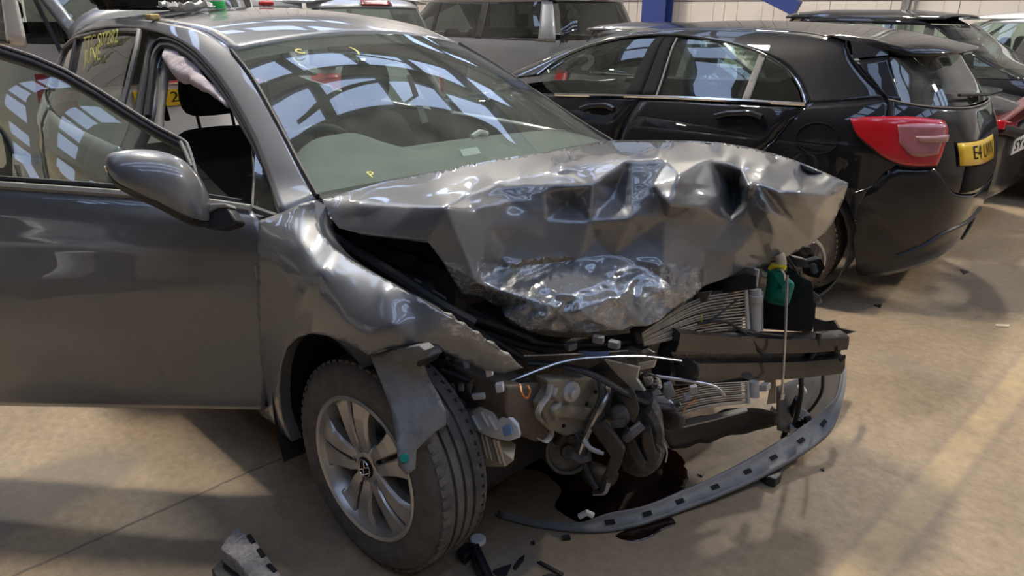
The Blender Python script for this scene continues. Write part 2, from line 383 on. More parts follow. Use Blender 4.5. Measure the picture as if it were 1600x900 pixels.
# ------------------------------------------------------------------ the building
def struct(name, mb, material, bevel=0.0):
    o = mb.build(name, material, None, False, bevel); o['kind'] = 'structure'; return o
X0, X1, Y0, Y1, ZC = -13.0, 11.0, -24.4, 11.6, 6.9
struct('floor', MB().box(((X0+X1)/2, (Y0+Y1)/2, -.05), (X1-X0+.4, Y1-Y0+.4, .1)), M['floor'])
def wall(name, p0, p1, inward, up='cladding'):
    """cladding boards stand proud of a wall core; upper band darker"""
    p0, p1, n = np.array(p0, float), np.array(p1, float), np.array(inward, float)
    d = p1-p0; L = np.linalg.norm(d); d /= L; c = (p0+p1)/2
    R = np.stack([d, n, (0, 0, 1)], 1)
    w = struct(name, MB().box(np.array([*(c-n*.1)[:2], ZC/2]), (L+.4, .2, ZC), R), M['cladding_dark'])
    k = int(L/1.0); rows = ((0, 1.72, 'cladding'), (1.74, 4.3, up), (4.32, ZC, up))
    me = {}
    for z0, z1, mt in rows:
        for i in range(k):
            if (z0, mt) not in me:
                g = MB().box((0, 0, (z0+z1)/2), (L/k-.012, .03, z1-z0)); 
                for q in (-.25, .25): g.box((q*L/k, .02, (z0+z1)/2), (.05, .03, z1-z0))
                me[(z0, mt)] = rawmesh('wall_panel', g.V, g.F, M[mt], False)
            o = bpy.data.objects.new('wall_panel', me[(z0, mt)]); CO.objects.link(o); o.parent = w
            cc = p0+d*(i+.5)*L/k+n*.015
            o.matrix_local = Matrix(((d[0], n[0], 0, cc[0]), (d[1], n[1], 0, cc[1]), (0, 0, 1, 0), (0, 0, 0, 1)))
    return w
wall('wall_back', (X0, Y1, 0), (X1, Y1, 0), (0, -1, 0), 'cladding_dark'); wall('wall_left', (X0, Y0, 0), (X0, Y1, 0), (1, 0, 0))
wall('wall_right', (X1, Y0, 0), (X1, Y1, 0), (-1, 0, 0)); wall('wall_front', (X0, Y0, 0), (X1, Y0, 0), (0, 1, 0))
# roof: sheeting strips between rows of rooflights that run along y
# rooflight rows: x from, x to, y from, y to, pane pitch
ROWS = [(-11.2, -10.1, -4, 11.2, 1.75), (-8.9, -7.9, -4, 11.2, 1.75), (-5.2, -4.15, -1.65, 8.85, 1.75), (-3.6, -2.75, -3.4, 7.1, 1.75), (-2.0, -1.62, -9.0, -3.0, 1.0), (-1.35, -1.0, -9.0, -3.0, 1.0), (1.5, 2.4, -6.9, 10.6, 1.75), (3.1, 4.0, -5.15, 10.6, 1.75), (5.2, 6.3, -5.15, 10.6, 1.75)]  # row just ahead of the car's nose is added to brighten it and the floor
ce = MB(); xs = [X0]+[v for r in ROWS for v in r[:2]]+[X1]
for i in range(0, len(xs), 2): ce.box(((xs[i]+xs[i+1])/2, (Y0+Y1)/2, ZC+.05), (xs[i+1]-xs[i], Y1-Y0+.4, .1))
for a, b, ya, yb, pt in ROWS:
    ce.box(((a+b)/2, (Y0+ya)/2, ZC+.05), (b-a, ya-Y0, .1)); ce.box(((a+b)/2, (Y1+yb)/2, ZC+.05), (b-a, Y1-yb, .1))
struct('ceiling', ce, M['roof_sheet'])
for wi, (a, b, ya, yb, pt) in enumerate(ROWS):
    w = MB(); k = int(round((yb-ya)/pt)); pt = (yb-ya)/k
    for i in range(k+1): w.box(((a+b)/2, ya+i*pt, ZC-.03), (b-a, .13*pt, .16))
    for x in (a, b): w.box((x, (ya+yb)/2, ZC-.03), (.10, yb-ya, .18))
    wo = struct('window_%d' % (wi+1), w, M['roof_steel'])
    pm = rawmesh('pane', [(-(b-a)/2, -pt/2, 0), (-(b-a)/2, pt/2, 0), ((b-a)/2, pt/2, 0), ((b-a)/2, -pt/2, 0)], [(0, 1, 2, 3)], M['pane'], False)
    for i in range(k):
        o = bpy.data.objects.new('pane', pm); CO.objects.link(o); o.parent = wo; o.location = ((a+b)/2, ya+(i+.5)*pt, ZC+.04)
# purlins, rafters and braces under the roof
rf = MB()
for y in (-20.9, -13.9, -6.9, .1, 7.1): rf.box(((X0+X1)/2, y, ZC-.25), (X1-X0, .16, .34))
for x in (-9.5, -6.8, -.2, 4.6, 7.4): rf.box((x, (Y0+Y1)/2, ZC-.16), (.10, Y1-Y0, .16))
for a, b in (((-3.0, 1.2), (-3.7, 5.4)), ((-5.7, .4), (-4.6, 5.2)), ((1.0, -2.0), (5.0, 2.4))):
    rf.tube([(a[0], a[1], ZC-.15), (b[0], b[1], ZC-.15)], .05)
struct('trim_1', rf, M['roof_steel'])
for i, (x, y, lab_) in enumerate(LAMPS):
    hgt = ZC-LAMP_Z
    o = empty('ceiling_lamp', (x, y, LAMP_Z), lab_, 'lamp', 'strip lamps under the roof', world=False)
    g = MB().box((0, 0, .05), (.34, .80, .06)); g.build('lamp_body', M['white_plastic'], o)
    d = MB().box((0, 0, .008), (.30, .74, .025)); d.build('diffuser', M['led'], o)
    [MB().tube([(0, q_, .08), (0, q_, hgt-.02)], .006, 5).build('hanger', M['steel'], o) for q_ in (-.3, .3)]
# blue steel column with brace, downpipe
cp_ = at(1031, 20, y=11.25); cx_ = cp_[0]
c = MB(); c.box((cx_, 11.28, ZC/2), (.54, .03, ZC)); c.box((cx_, 11.02, ZC/2), (.54, .03, ZC)); c.box((cx_, 11.15, ZC/2), (.03, .24, ZC))
struct('trim_2', c, M['blue_steel'])
a = at(1190, -14, y=11.0); b = at(1246, 14, y=11.0)
c = MB(); c.box((a+b)/2, (np.linalg.norm(b-a), .12, .24), Ry(math.atan2(-(b-a)[2], (b-a)[0]))); struct('trim_3', c, M['blue_steel'])
a = at(1415, 10, y=11.45)
c = MB(); c.tube([(a[0], 11.45, 0), (a[0], 11.45, ZC)], .07, 10); c.tube([(a[0]+.14, 11.48, 0), (a[0]+.14, 11.48, ZC)], .03, 8); struct('trim_4', c, M['steel'])

# ------------------------------------------------------------------ car body surfaces
class Body:
    """outline rings stacked in z: half width b(z), rear xr(z), front xf(z), squareness n"""
    def __init__(s, b, xr, xf, n, pose, root, world=False):
        s.b, s.xr, s.xf = (pchip(*zip(*t)) for t in (b, xr, xf)); s.n = n
        s.z0, s.z1 = b[0][0], b[-1][0]
        s.M = np.array(pose, float); s.Mi = np.linalg.inv(s.M); s.root = root; s.world = world
    def ring(s, z):
        f, r = s.xf(z), s.xr(z); return (f-r)/2, (f+r)/2, s.b(z)
    def F(s, P):
        a, c, b = s.ring(P[..., 2]); return np.abs((P[..., 0]-c)/a)**s.n+np.abs(P[..., 1]/b)**s.n-1
    def side(s, Q, sgn=-1):
        Q = np.asarray(Q, float); a, c, b = s.ring(Q[:, 1])
        return np.stack([Q[:, 0], sgn*b*np.clip(1-np.abs((Q[:, 0]-c)/a)**s.n, 0, 1)**(1/s.n), Q[:, 1]], 1)
    def end(s, Q, sgn=-1):
        """points given as (y, z) on the rear (-1) or front (+1)"""
        Q = np.asarray(Q, float); a, c, b = s.ring(Q[:, 1])
        return np.stack([c+sgn*a*np.clip(1-np.abs(Q[:, 0]/b)**s.n, 0, 1)**(1/s.n), Q[:, 0], Q[:, 1]], 1)
    def local(s, P): return np.asarray(P) @ s.Mi[:3, :3].T+s.Mi[:3, 3]
    def wld(s, P): return np.asarray(P) @ s.M[:3, :3].T+s.M[:3, 3]
    def hit(s, Q, tmax=14.0):
        out = []
        for px, py in Q:
            o, v = ray(px, py); o = s.local(o); v = s.Mi[:3, :3] @ v
            t = np.linspace(.3, tmax, 3000); P = o+t[:, None]*v
            ok = (P[:, 2] >= s.z0) & (P[:, 2] <= s.z1); f = np.where(ok, s.F(P), 9)
            i = np.argmax(f < 0)
            if f[i] >= 0:
                i = np.argmin(f); out.append(s.proj(P[i:i+1])[0]); continue
            lo, hi = t[i-1], t[i]
            for _ in range(25):
                md = (lo+hi)/2; q = o+md*v
                if s.F(q[None])[0] < 0: hi = md
                else: lo = md
            out.append(o+hi*v)
        return np.array(out)
    def proj(s, P, off=0.0):
        P = np.array(P, float); a, c, b = s.ring(P[:, 2])
        k = (np.abs((P[:, 0]-c)/a)**s.n+np.abs(P[:, 1]/b)**s.n)**(1/s.n)
        P[:, 0] = c+(P[:, 0]-c)/k; P[:, 1] /= k
        if off: P += off*s.normal(P)
        return P
    def normal(s, P):
        h = 2e-3; g = np.stack([(s.F(P+e)-s.F(P-e)) for e in np.eye(3)*h], 1)
        return g/(np.linalg.norm(g, axis=1)[:, None]+1e-12)
    def emit(s, P):
        """local -> coordinates the parts of this car are stored in"""
        return s.wld(P) if s.world else P
    def grid(s, A, B, N=28, K=9, off=0.0, smooth=True, free=False):
        A = cr(A, N) if smooth else rs(A, N); B = cr(B, N) if smooth else rs(B, N)
        rows = []
        for j in range(K):
            t = j/(K-1); P = (1-t)*A+t*B
            rows.append(P if free else s.proj(P, off))
        return np.vstack(rows), gridf(N, K)
    def panel(s, name, A, B, material, N=28, K=9, off=0.0, thick=0.012, parent=None, smooth=True, free=False, out=None):
        V, F = s.grid(A, B, N, K, off, smooth, free)
        c = V.mean(0); cen = np.array([(s.xf(.8)+s.xr(.8))/2, 0, .55]) if out is None else out
        f = np.array([q[:3] for q in F]); nn = np.cross(V[f[:, 1]]-V[f[:, 0]], V[f[:, 2]]-V[f[:, 0]]).sum(0)
        if nn @ (c-cen) < 0: F = [q[::-1] for q in F]
        o = mesh(name, s.emit(V), F, material, parent or s.root, True, thick)
        return o
    def mir(s, P): return np.asarray(P)*np.array([1, -1, 1.0])
    def strip(s, name, P, r, material, n=40, off=0.0, parent=None, k=6, smooth=True):
        P = cr(P, n) if smooth else rs(P, n); P = s.proj(P, off)
        return MB().tube(s.emit(P), r, k).build(name, material, parent or s.root, True)

def pose(x, y, th, z=0.0):
    m_ = np.eye(4); m_[:3, :3] = Rz(th); m_[:3, 3] = (x, y, z); return m_
TEXT = {}
def lettering(name, body, o, u, v, size, material, parent, depth=0.0015, width=None):
    """flat letters as a mesh: o centre, u reading direction, v up (in the parts' coordinates)"""
    c = bpy.data.curves.new(name, 'FONT'); c.body = body; c.size = size; c.align_x = 'CENTER'; c.align_y = 'CENTER'; c.extrude = depth
    t = bpy.data.objects.new(name, c); CO.objects.link(t)
    dg = bpy.context.evaluated_depsgraph_get(); me = bpy.data.meshes.new_from_object(t.evaluated_get(dg)); bpy.data.objects.remove(t)
    co = np.empty(len(me.vertices)*3); me.vertices.foreach_get('co', co); co = co.reshape(-1, 3)
    u = np.asarray(u, float)/np.linalg.norm(u); v = np.asarray(v, float); v = v-u*(u@v); v /= np.linalg.norm(v); w = np.cross(u, v)
    if width: co[:, 0] *= width/max(1e-6, co[:, 0].max()-co[:, 0].min())
    P = np.asarray(o)+co[:, :1]*u+co[:, 1:2]*v+co[:, 2:3]*w
    me.vertices.foreach_set('co', P.ravel()); me.materials.clear(); me.materials.append(material); me.name = name; me.update()
    return link(name, me, parent)

# ------------------------------------------------------------------ wheels
def tyre_profile(R, w, rim, grooves=True):
    """(radius, axial), axial 0 = outer face, +w = inner"""
    p = [(rim-.004, .018), (rim+.004, .006), (rim+.03, .001), (R-.045, -.001), (R-.02, .010), (R-.009, .022), (R-.004, .034)]
    if grooves:
        for g in (.30, .46, .62, .78):
            x = w*g; p += [(R-.001, x-.008), (R-.001, x-.0055), (R-.009, x-.004), (R-.009, x+.004), (R-.001, x+.0055), (R-.001, x+.008)]
    p += [(R-.004, w-.034), (R-.012, w-.02), (R-.045, w), (rim+.01, w-.004), (rim-.004, w-.02)]
    return p
def wheel(parent, c, axis, R, w, rim, detail=True, spokes=5, rubber=None, rimmat=None, logo=False, phase=0.0, k=72):
    """axis points to the outside of the car"""
    axis = np.asarray(axis, float)/np.linalg.norm(axis); inn = -axis
    c = np.asarray(c, float); u = np.cross((0, 0, 1.0), axis); u /= np.linalg.norm(u); v = np.cross(axis, u)
    g = MB().lathe(tyre_profile(R, w, rim, detail), c, inn, k)
    if detail:   # shoulder blocks: short sipes proud of the shoulder
        nb = 64
        for q in range(nb):
            a = 2*math.pi*q/nb; r_ = math.cos(a)*u+math.sin(a)*v; t_ = -math.sin(a)*u+math.cos(a)*v
            for (z0, sl) in ((.030, .3), (w-.046, -.3)):
                P0 = c+r_*(R-.0065)+inn*(z0+.002)
                g.box(P0, (.019, .030, .008), np.stack([t_, inn*.95+t_*sl*.4, r_], 1))
    ty = g.build('tyre', rubber or M['rubber'], parent, True)
    rm = rimmat or M['alloy']
    g = MB()
    g.lathe([(rim+.001, .012), (rim+.004, .004), (rim-.001, .000), (rim-.010, .004), (rim-.014, .02), (rim-.03, .05), (rim-.035, w*.8), (rim, w-.02)], c, inn, k)
    rimo = g.build('rim', rm, parent, True)
    hub = MB(); hub.lathe([(1e-4, .018), (.040, .018), (.062, .024), (.072, .04), (.072, .075), (1e-4, .075)], c, inn, 40)
    hub.build('hub', rm, parent, True)
    dk = MB(); dk.lathe([(1e-4, .085), (rim-.05, .085), (rim-.05, .105), (1e-4, .105)], c, inn, 40); dk.build('brake_disc', M['disc'], parent, True)
    bk = MB(); bk.lathe([(1e-4, .13), (rim-.032, .13)], c, inn, 40); bk.build('brake_backing_plate', M['seal'], parent, False)
    per = 2*math.pi/spokes
    def P(r, a, h): return c+r*(math.cos(a)*u+math.sin(a)*v)+inn*h
    for s_ in range(spokes):
        a0 = phase+s_*per; sp = MB()
        for sd in (-1, 1):
            # a wide blade each side of the slot: (radius, angle inner edge, angle outer edge)
            prof = [(.046, .02, .62), (.075, .075, .55), (.11, .052, .44), (.15, .040, .40), (rim-.022, .034, .42), (rim-.010, .030, .47)] if detail else [(.05, .0, .5), (.1, .0, .3), (rim-.012, .0, .28)]
            V = []
            for (r, ai, ao) in prof:
                h = .020-.012*math.sin(math.pi*min(1, (r-.04)/(rim-.05)))*.8
                for (aa, hh) in ((ai, h+.006), (ai+.03 if detail else ai, h), (ao-.05, h+.001), (ao, h+.010), (ao, h+.034), (ai, h+.034)):
                    V.append(P(r, a0+sd*aa, hh))
            F = gridf(6, len(prof), True)+[tuple(range(6)), tuple(range((len(prof)-1)*6, len(prof)*6))]
            sp.add(V, F)
        sp.build('spoke', rm, parent, False)
    if detail:
        for s_ in range(spokes):
            a = phase+(s_)*per
            lb = MB(); lb.lathe([(.0125, .0165), (.0125, .03), (.0085, .03), (.0085, .021), (1e-4, .021)], P(.0575, a, 0), inn, 16)
            lb.build('wheel_bolt', M['plastic'], parent, True)
    cap = MB(); cap.lathe([(1e-4, .012), (.027, .012), (.031, .015), (.031, .03), (1e-4, .03)], c, inn, 32)
    co = cap.build('centre_cap', M['ink'], parent, True)
    if logo:
        lg = MB(); lg.tube([P(.0255, 2*math.pi*i/32, .0105) for i in range(32)], .0017, 6, closed=True)
        def S(x, y): return c+x*.0225*lu+y*.0225*lv+inn*.0105
        ang = -.55; lu = -(math.cos(ang)*u+math.sin(ang)*v)*-1; lv = -math.sin(ang)*u+math.cos(ang)*v
        for L_ in ([(-.52, .92), (-.0, .12)], [(.0, .12), (.52, .92)], [(-.98, .35), (-.46, -.92)], [(-.46, -.92), (0, -.12)], [(0, -.12), (.46, -.92)], [(.46, -.92), (.98, .35)]):
            lg.tube([S(*q) for q in L_], .0016, 6)
        lg.build('cap_emblem', M['chrome'], co, True)

# ------------------------------------------------------------------ the crashed grey hatchback
golf = empty('hatchback_car', (-1.3, 0, 0), 'grey crashed hatchback with crumpled bonnet and open driver door', 'car')
GB = [(.15, .82), (.30, .868), (.48, .888), (.60, .896), (.70, .8955), (.80, .889), (.838, .887), (.852, .881), (.90, .870), (.955, .853), (1.0, .828), (1.10, .775), (1.20, .722), (1.30, .668), (1.38, .615), (1.44, .565), (1.48, .49)]
GR = [(.15, -3.30), (.5, -3.40), (.8, -3.40), (.95, -3.37), (1.1, -3.29), (1.25, -3.16), (1.36, -3.03), (1.44, -2.85)]
GF = [(.15, .80), (.6, .86), (.84, .80), (.90, .60), (.95, .10), (.985, -.12), (1.05, -.27), (1.15, -.49), (1.25, -.71), (1.35, -.95), (1.44, -1.25)]
GP = pose(0, 0, 0, .03)
G = Body(GB, GR, GF, 4.0, GP, golf, world=True)
HG = np.array([-.43, -.87, 0])
DA = math.radians(39.5)
DP = GP @ np.block([[Rz(DA), (HG-Rz(DA) @ HG)[:, None]], [np.zeros((1, 3)), np.ones((1, 1))]])
door = None
# side frame: A pillar, roof rail, C pillar
rail_out = [(497, 306), (470, 258), (432, 186), (395, 121), (362, 79), (338, 60), (312, 46), (285, 37), (250, 29), (212, 25), (175, 26), (140, 31), (110, 41), (88, 56), (72, 78), (63, 108), (57, 140)]
rail_in = [(438, 332), (420, 282), (398, 222), (376, 178), (352, 138), (327, 104), (303, 79), (280, 63), (255, 52), (225, 44), (190, 41), (155, 43), (125, 50), (105, 62), (92, 82), (84, 108), (78, 140)]
RO, RI = G.hit(rail_out), G.hit(rail_in)
RO[7:13] = G.proj(np.array([(-1.52, -.54, 1.425), (-1.70, -.54, 1.436), (-1.95, -.54, 1.442), (-2.20, -.54, 1.438), (-2.42, -.54, 1.426), (-2.58, -.55, 1.40)]))
RO[13:] = G.proj(np.array([(-2.72, -.57, 1.352), (-2.82, -.60, 1.28), (-2.92, -.66, 1.18), (-2.98, -.70, 1.09)]))
print('rail out', RO.round(2).tolist()); print('rail in', RI.round(2).tolist())
G.panel('side_frame', RO, RI, M['golf'], 90, 7, thick=.02)
G.panel('side_frame', G.mir(RO), G.mir(RI), M['golf'], 90, 7, thick=.02)
# roof between the two rails with a crown
iA = 4
RR = cr(RO[iA:], 40); V = []; nr = 25
for p_ in RR:
    for q in np.linspace(1, -1, nr):
        V.append((p_[0]+.055*(1-q*q)*max(0, (p_[0]+2.0)/1.0), p_[1]*q*-1*-1, p_[2]+.052*(1-q*q)))
V = np.array(V)
roof = mesh('roof', G.emit(V), gridf(nr, 40), M['golf'], golf, True, .02, toward=(-1.5, 0, 9))
HDR = V[:nr]          # header line, right to left
# windscreen
hw = cr(HDR, 40); lo = G.hit([(499, 304)]); yl = float(lo[0][1]); lo = np.array([(lo[0][0]+.075*(1-(q/yl)**2), q, lo[0][2]+.02*(1-(q/yl)**2)) for q in np.linspace(yl, -yl, 9)])
# right edge follows the A pillar
N_, K_ = 40, 24
edR = cr(RO[:iA+1], K_)[::-1]; edL = G.mir(edR)
top = cr(HDR, N_); bot = cr(lo, N_)
ws = []
for j in range(K_):
    t = j/(K_-1); L0 = edR[j]; R0 = edL[j]
    row = []
    for i in range(N_):
        s_ = i/(N_-1)
        C1 = (1-t)*top[i]+t*bot[i]; C2 = (1-s_)*L0+s_*R0
        B_ = (1-s_)*(1-t)*top[0]+s_*(1-t)*top[-1]+(1-s_)*t*bot[0]+s_*t*bot[-1]
        row.append(C1+C2-B_)
    ws += row
ws = np.array(ws)
us_ = np.tile(np.linspace(0, 1, N_), K_); vs_ = np.repeat(np.linspace(0, 1, K_), N_); ws[:, 0] += (.017+.006*4*us_*(1-us_))*4*vs_*(1-vs_)
print('windscreen corners', ws[0].round(2), ws[N_-1].round(2), ws[-N_].round(2), ws[-1].round(2))
mesh('windscreen', G.emit(ws), gridf(N_, K_), M['glass'], golf, True, toward=(2, 0, 2.5))
# black frit border and seal along the windscreen edges
for e_, k_ in ((edR, -.004), (edL, .004)): MB().tube(G.emit(e_+np.array([.004, k_, .002])), .007, 6).build('windscreen_seal', M['seal'], golf, True)
hb = []
for j in range(3):
    for i in range(N_): hb.append(ws[j*N_+i]-np.array([.006, 0, .006]))
mesh('frit_band', G.emit(np.array(hb)), gridf(N_, 3), M['plastic_soft'], golf, True)
# scuttle and wiper cowl below the glass
sc_ = [ws[-N_:]+np.array([-.02, 0, .004]), ws[-N_:]+np.array([.05, 0, -.012]), ws[-N_:]+np.array([.14, 0, -.05]), ws[-N_:]+np.array([.16, 0, -.12])]
mesh('scuttle_panel', G.emit(np.vstack(sc_)), gridf(N_, 4), M['plastic_soft'], golf, True, toward=(2, 0, 3))
# rear door with window, quarter panel, pillar between the doors
def gpx(n, A, B, mt, **k): return G.panel(n, G.hit(A), G.hit(B), mt, **k)
rd_top = G.hit([(80, 132), (90, 98), (105, 68), (125, 55), (155, 48), (190, 46), (212, 47)])
belt = lambda x: .985+.028*np.clip((-x-.5)/2.2, 0, 1)
RB = G.side([(-2.78, 1.06), (-2.55, 1.035), (-2.3, 1.01), (-2.1, 1.005), (-1.9, .998), (-1.72, .992), (-1.57, .99)])
G.panel('rear_side_window', G.side([(-2.72, 1.07), (-2.5, 1.03), (-2.1, 1.0), (-1.66, .99)]), G.proj(rd_top-np.array([.0, 0, .018])), M['glass_side'], 30, 8, off=-.012, thick=0)
G.panel('rear_side_window', G.mir(G.side([(-2.72, 1.07), (-2.5, 1.03), (-2.1, 1.0), (-1.57, .99)])), G.mir(G.proj(rd_top-np.array([.0, 0, .018]))), M['glass_side'], 30, 8, off=-.012, thick=0)
fr = G.hit([(80, 132), (88, 104), (100, 75), (118, 59), (150, 51), (190, 47), (217, 48), (213, 75), (205, 108), (196, 145), (188, 178)])
G.strip('rear_window_frame', fr, .011, M['chrome'] if False else M['plastic_grey'], 50, off=-.002, smooth=False)
# quarter-light bar
G.strip('quarter_light_bar', G.hit([(120, 58), (112, 90), (104, 130)]), .012, M['plastic'], 14, off=-.005)
# B pillar: body-coloured outer frame and grey inner trim
Bp0 = G.hit([(220, 47), (214, 85), (203, 135), (192, 180)]); Bp1 = G.hit([(252, 57), (243, 66), (229, 110), (222, 175)])
bt = [(-1.60, .9), (-1.58, .6), (-1.56, .3)]
G.panel('middle_pillar', np.vstack([Bp0, G.side([(-1.62, .85), (-1.60, .55), (-1.58, .3)])]), np.vstack([Bp1, G.side([(-1.50, .85), (-1.48, .55), (-1.46, .3)])]), M['golf'], 30, 7, off=-.03, thick=.03)
G.strip('door_seal', G.hit([(222, 178), (229, 120), (236, 82), (246, 68), (262, 66), (290, 80), (318, 106), (345, 140), (372, 185), (398, 232), (425, 292), (437, 332)]), .013, M['seal'], 60, off=-.022)
G.strip('door_seal', G.hit([(216, 178), (224, 120), (231, 76), (243, 60), (262, 59), (292, 74), (322, 102), (349, 137), (376, 182), (401, 229), (428, 290), (440, 332)]), .008, M['seal'], 60, off=-.012)
# left middle pillar, front side window and doors on the far side
G.panel('middle_pillar', G.side([(-1.60, .35), (-1.62, .95), (-1.72, 1.36)], 1), G.side([(-1.46, .35), (-1.48, .95), (-1.58, 1.37)], 1), M['golf'], 20, 6, off=-.01, thick=.03)
G.panel('front_side_window', G.side([(-.72, .985), (-1.47, .99)], 1), G.side([(-1.16, 1.33), (-1.56, 1.365)], 1), M['glass_side'], 20, 8, off=-.012, thick=0, smooth=False)
for sg in (-1, 1):
    if sg == 1:
        G.panel('front_door', G.side([(-.47, .30), (-1.0, .29), (-1.50, .29)], 1), G.side([(-.50, .965), (-1.0, .98), (-1.50, .985)], 1), M['golf'], 30, 14, thick=.03)
    arch = [(-2.62+.37*math.cos(a), .29+.37*math.sin(a)) for a in np.linspace(math.pi, 0, 14)]
    G.panel('rear_door', G.side([(-1.54, .29), (-2.0, .29), (-2.18, .32), (-2.26, .42), (-2.32, .52), (-2.40, .60), (-2.52, .65)], sg), G.side([(-1.54, .985), (-1.8, .992), (-2.05, 1.0), (-2.2, 1.005), (-2.35, 1.012), (-2.45, 1.02), (-2.56, 1.03)], sg), M['golf'], 30, 14, thick=.03)
    G.panel('quarter_panel', G.side([(-2.56, .66), (-2.75, .64), (-2.9, .53), (-2.98, .40), (-3.02, .28)], sg), G.side([(-2.60, 1.04), (-2.8, 1.07), (-2.92, 1.10), (-3.02, 1.12), (-3.10, 1.13)], sg), M['golf'], 24, 14)
    G.panel('rear_corner', G.side([(-3.03, .28), (-3.11, 1.13)], sg), G.end([(sg*.60, .28), (sg*.60, 1.12)], -1), M['golf'], 12, 12, smooth=False)
    G.panel('sill', G.side([(-.42, .14), (-2.2, .14)], sg), G.side([(-.42, .285), (-2.2, .285)], sg), M['golf'], 20, 5, off=-.03, smooth=False)
    G.panel('rear_light', G.side([(-3.05, .88), (-3.06, 1.04)], sg), G.end([(sg*.45, .88), (sg*.45, 1.04)], -1), M['red_lens'], 6, 14, off=.004, smooth=False)
G.panel('rear_bumper', G.end([(-.60, .25), (0, .25), (.60, .25)], -1), G.end([(-.60, .54), (0, .54), (.60, .54)], -1), M['golf'], 20, 6)
# the tailgate stands open: swung up about the hinge at the roof's rear edge
HT = np.array([-2.96, 0, 1.445]); TA = math.radians(-86)
def swing(o_):
    c_, s_ = math.cos(TA), math.sin(TA)
    for v in o_.data.vertices:
        x_, z_ = v.co.x-HT[0], v.co.z-HT[2]-.03
        v.co.x = HT[0]+c_*x_-s_*z_; v.co.z = HT[2]+.03+s_*x_+c_*z_
    return o_
tgt = swing(G.panel('tailgate', G.end([(-.60, .55), (0, .55), (.60, .55)], -1), G.end([(-.60, 1.05), (0, 1.05), (.60, 1.05)], -1), M['golf'], 20, 8))
for o_ in (G.panel('tailgate_glass', G.end([(-.60, 1.07), (0, 1.07), (.60, 1.07)], -1), G.end([(-.52, 1.36), (0, 1.37), (.52, 1.36)], -1), M['glass_rear'], 20, 8, off=-.005, thick=0, parent=tgt),
           G.panel('tailgate_trim', G.end([(-.58, .58), (0, .58), (.58, .58)], -1), G.end([(-.58, 1.04), (0, 1.04), (.58, 1.04)], -1), M['plastic_soft'], 20, 8, off=-.06, thick=.02, parent=tgt),
           G.panel('roof_spoiler', G.end([(-.52, 1.365), (0, 1.365), (.52, 1.365)], -1), G.end([(-.50, 1.43), (0, 1.435), (.50, 1.43)], -1), M['golf'], 20, 4, off=.03, parent=tgt)): swing(o_)
for sg in (-1, 1): swing(G.panel('tailgate_frame', G.end([(sg*.60, 1.06), (sg*.52, 1.37)], -1), G.end([(sg*.54, 1.06), (sg*.47, 1.37)], -1), M['golf'], 10, 4, off=0, smooth=False, parent=tgt))
for sg in (-1, 1): MB().tube([(-3.02, sg*.55, 1.20), (-3.45, sg*.55, 1.60)], .012, 8).build('gas_strut', M['plastic'], tgt, True)
# floor pan, so that the cabin is closed below
fp = MB(); fp.box((-1.75, 0, .20), (2.95, 1.56, .05)); fp.box((-.36, 0, .55), (.03, 1.5, .75)); fp.box((-2.9, 0, .40), (.9, 1.3, .3)); fp.build('floor_pan', M['plastic_soft'], golf)
# rear wheels
for sg in (-1, 1): wheel(golf, (-2.62, sg*.84, .316), (0, sg, 0), .316, .205, .212, False, phase=.3)
for sg in (-1, 1):
    g = MB(); g.lathe([(.36, 0), (.36, .3)], (-2.62, sg*.855, .33), (0, -sg, 0), 30); g.build('wheel_arch_liner', M['plastic_soft'], golf, True)
# front wheels
wheel(golf, (.03, -.848, .325), (.057, -1, .02), .316, .205, .212, True, logo=True, phase=.62, k=96)
wheel(golf, (-.02, .84, .316), (0, 1, 0), .316, .205, .212, False, phase=.1)
# left wing, plain, hidden behind the bonnet
G.panel('front_wing', G.side([(-.45, .30), (-.36, .42), (-.28, .58), (-.1, .68), (.1, .66), (.22, .56)], 1), G.side([(-.45, .93), (-.3, .92), (-.15, .90), (.0, .89), (.15, .87), (.28, .83)], 1), M['golf'], 24, 10)

# ---------------------------------------------------------------- open driver door
D = Body(GB, GR, GF, 4.0, DP, golf, world=True)

DIN = D.wld(np.array([[-.95, 0, .6]]))[0]
dcen = np.array([-.95, 0, .6])
db = D.side([(-.455, .297), (-.70, .288), (-.913, .277), (-1.366, .254), (-1.53, .247)])
dt = D.side([(-.432, .936), (-.60, .955), (-.80, .970), (-1.19, .988), (-1.53, 1.0)])
skin = D.panel('front_door', db, dt, M['golf'], 60, 34, thick=.012, out=dcen)
skin.name = 'front_door'
D.panel('door_trim', db+np.array([0, 0, .03]), dt-np.array([0, 0, .02]), M['plastic_soft'], 24, 12, off=-.10, thick=.02, out=dcen, parent=skin)
for A_ in (np.linspace(db[0], dt[0], 12), np.linspace(db[-1], dt[-1], 12)):
    A_ = D.proj(A_, -.002); B_ = D.proj(A_, -.10)
    mesh('door_edge', D.emit(np.vstack([A_, B_])), gridf(12, 2), M['golf'], skin, True)
mesh('door_edge', D.emit(np.vstack([D.proj(cr(db, 20), -.002), D.proj(cr(db, 20), -.10)])), gridf(20, 2), M['golf'], skin, True)
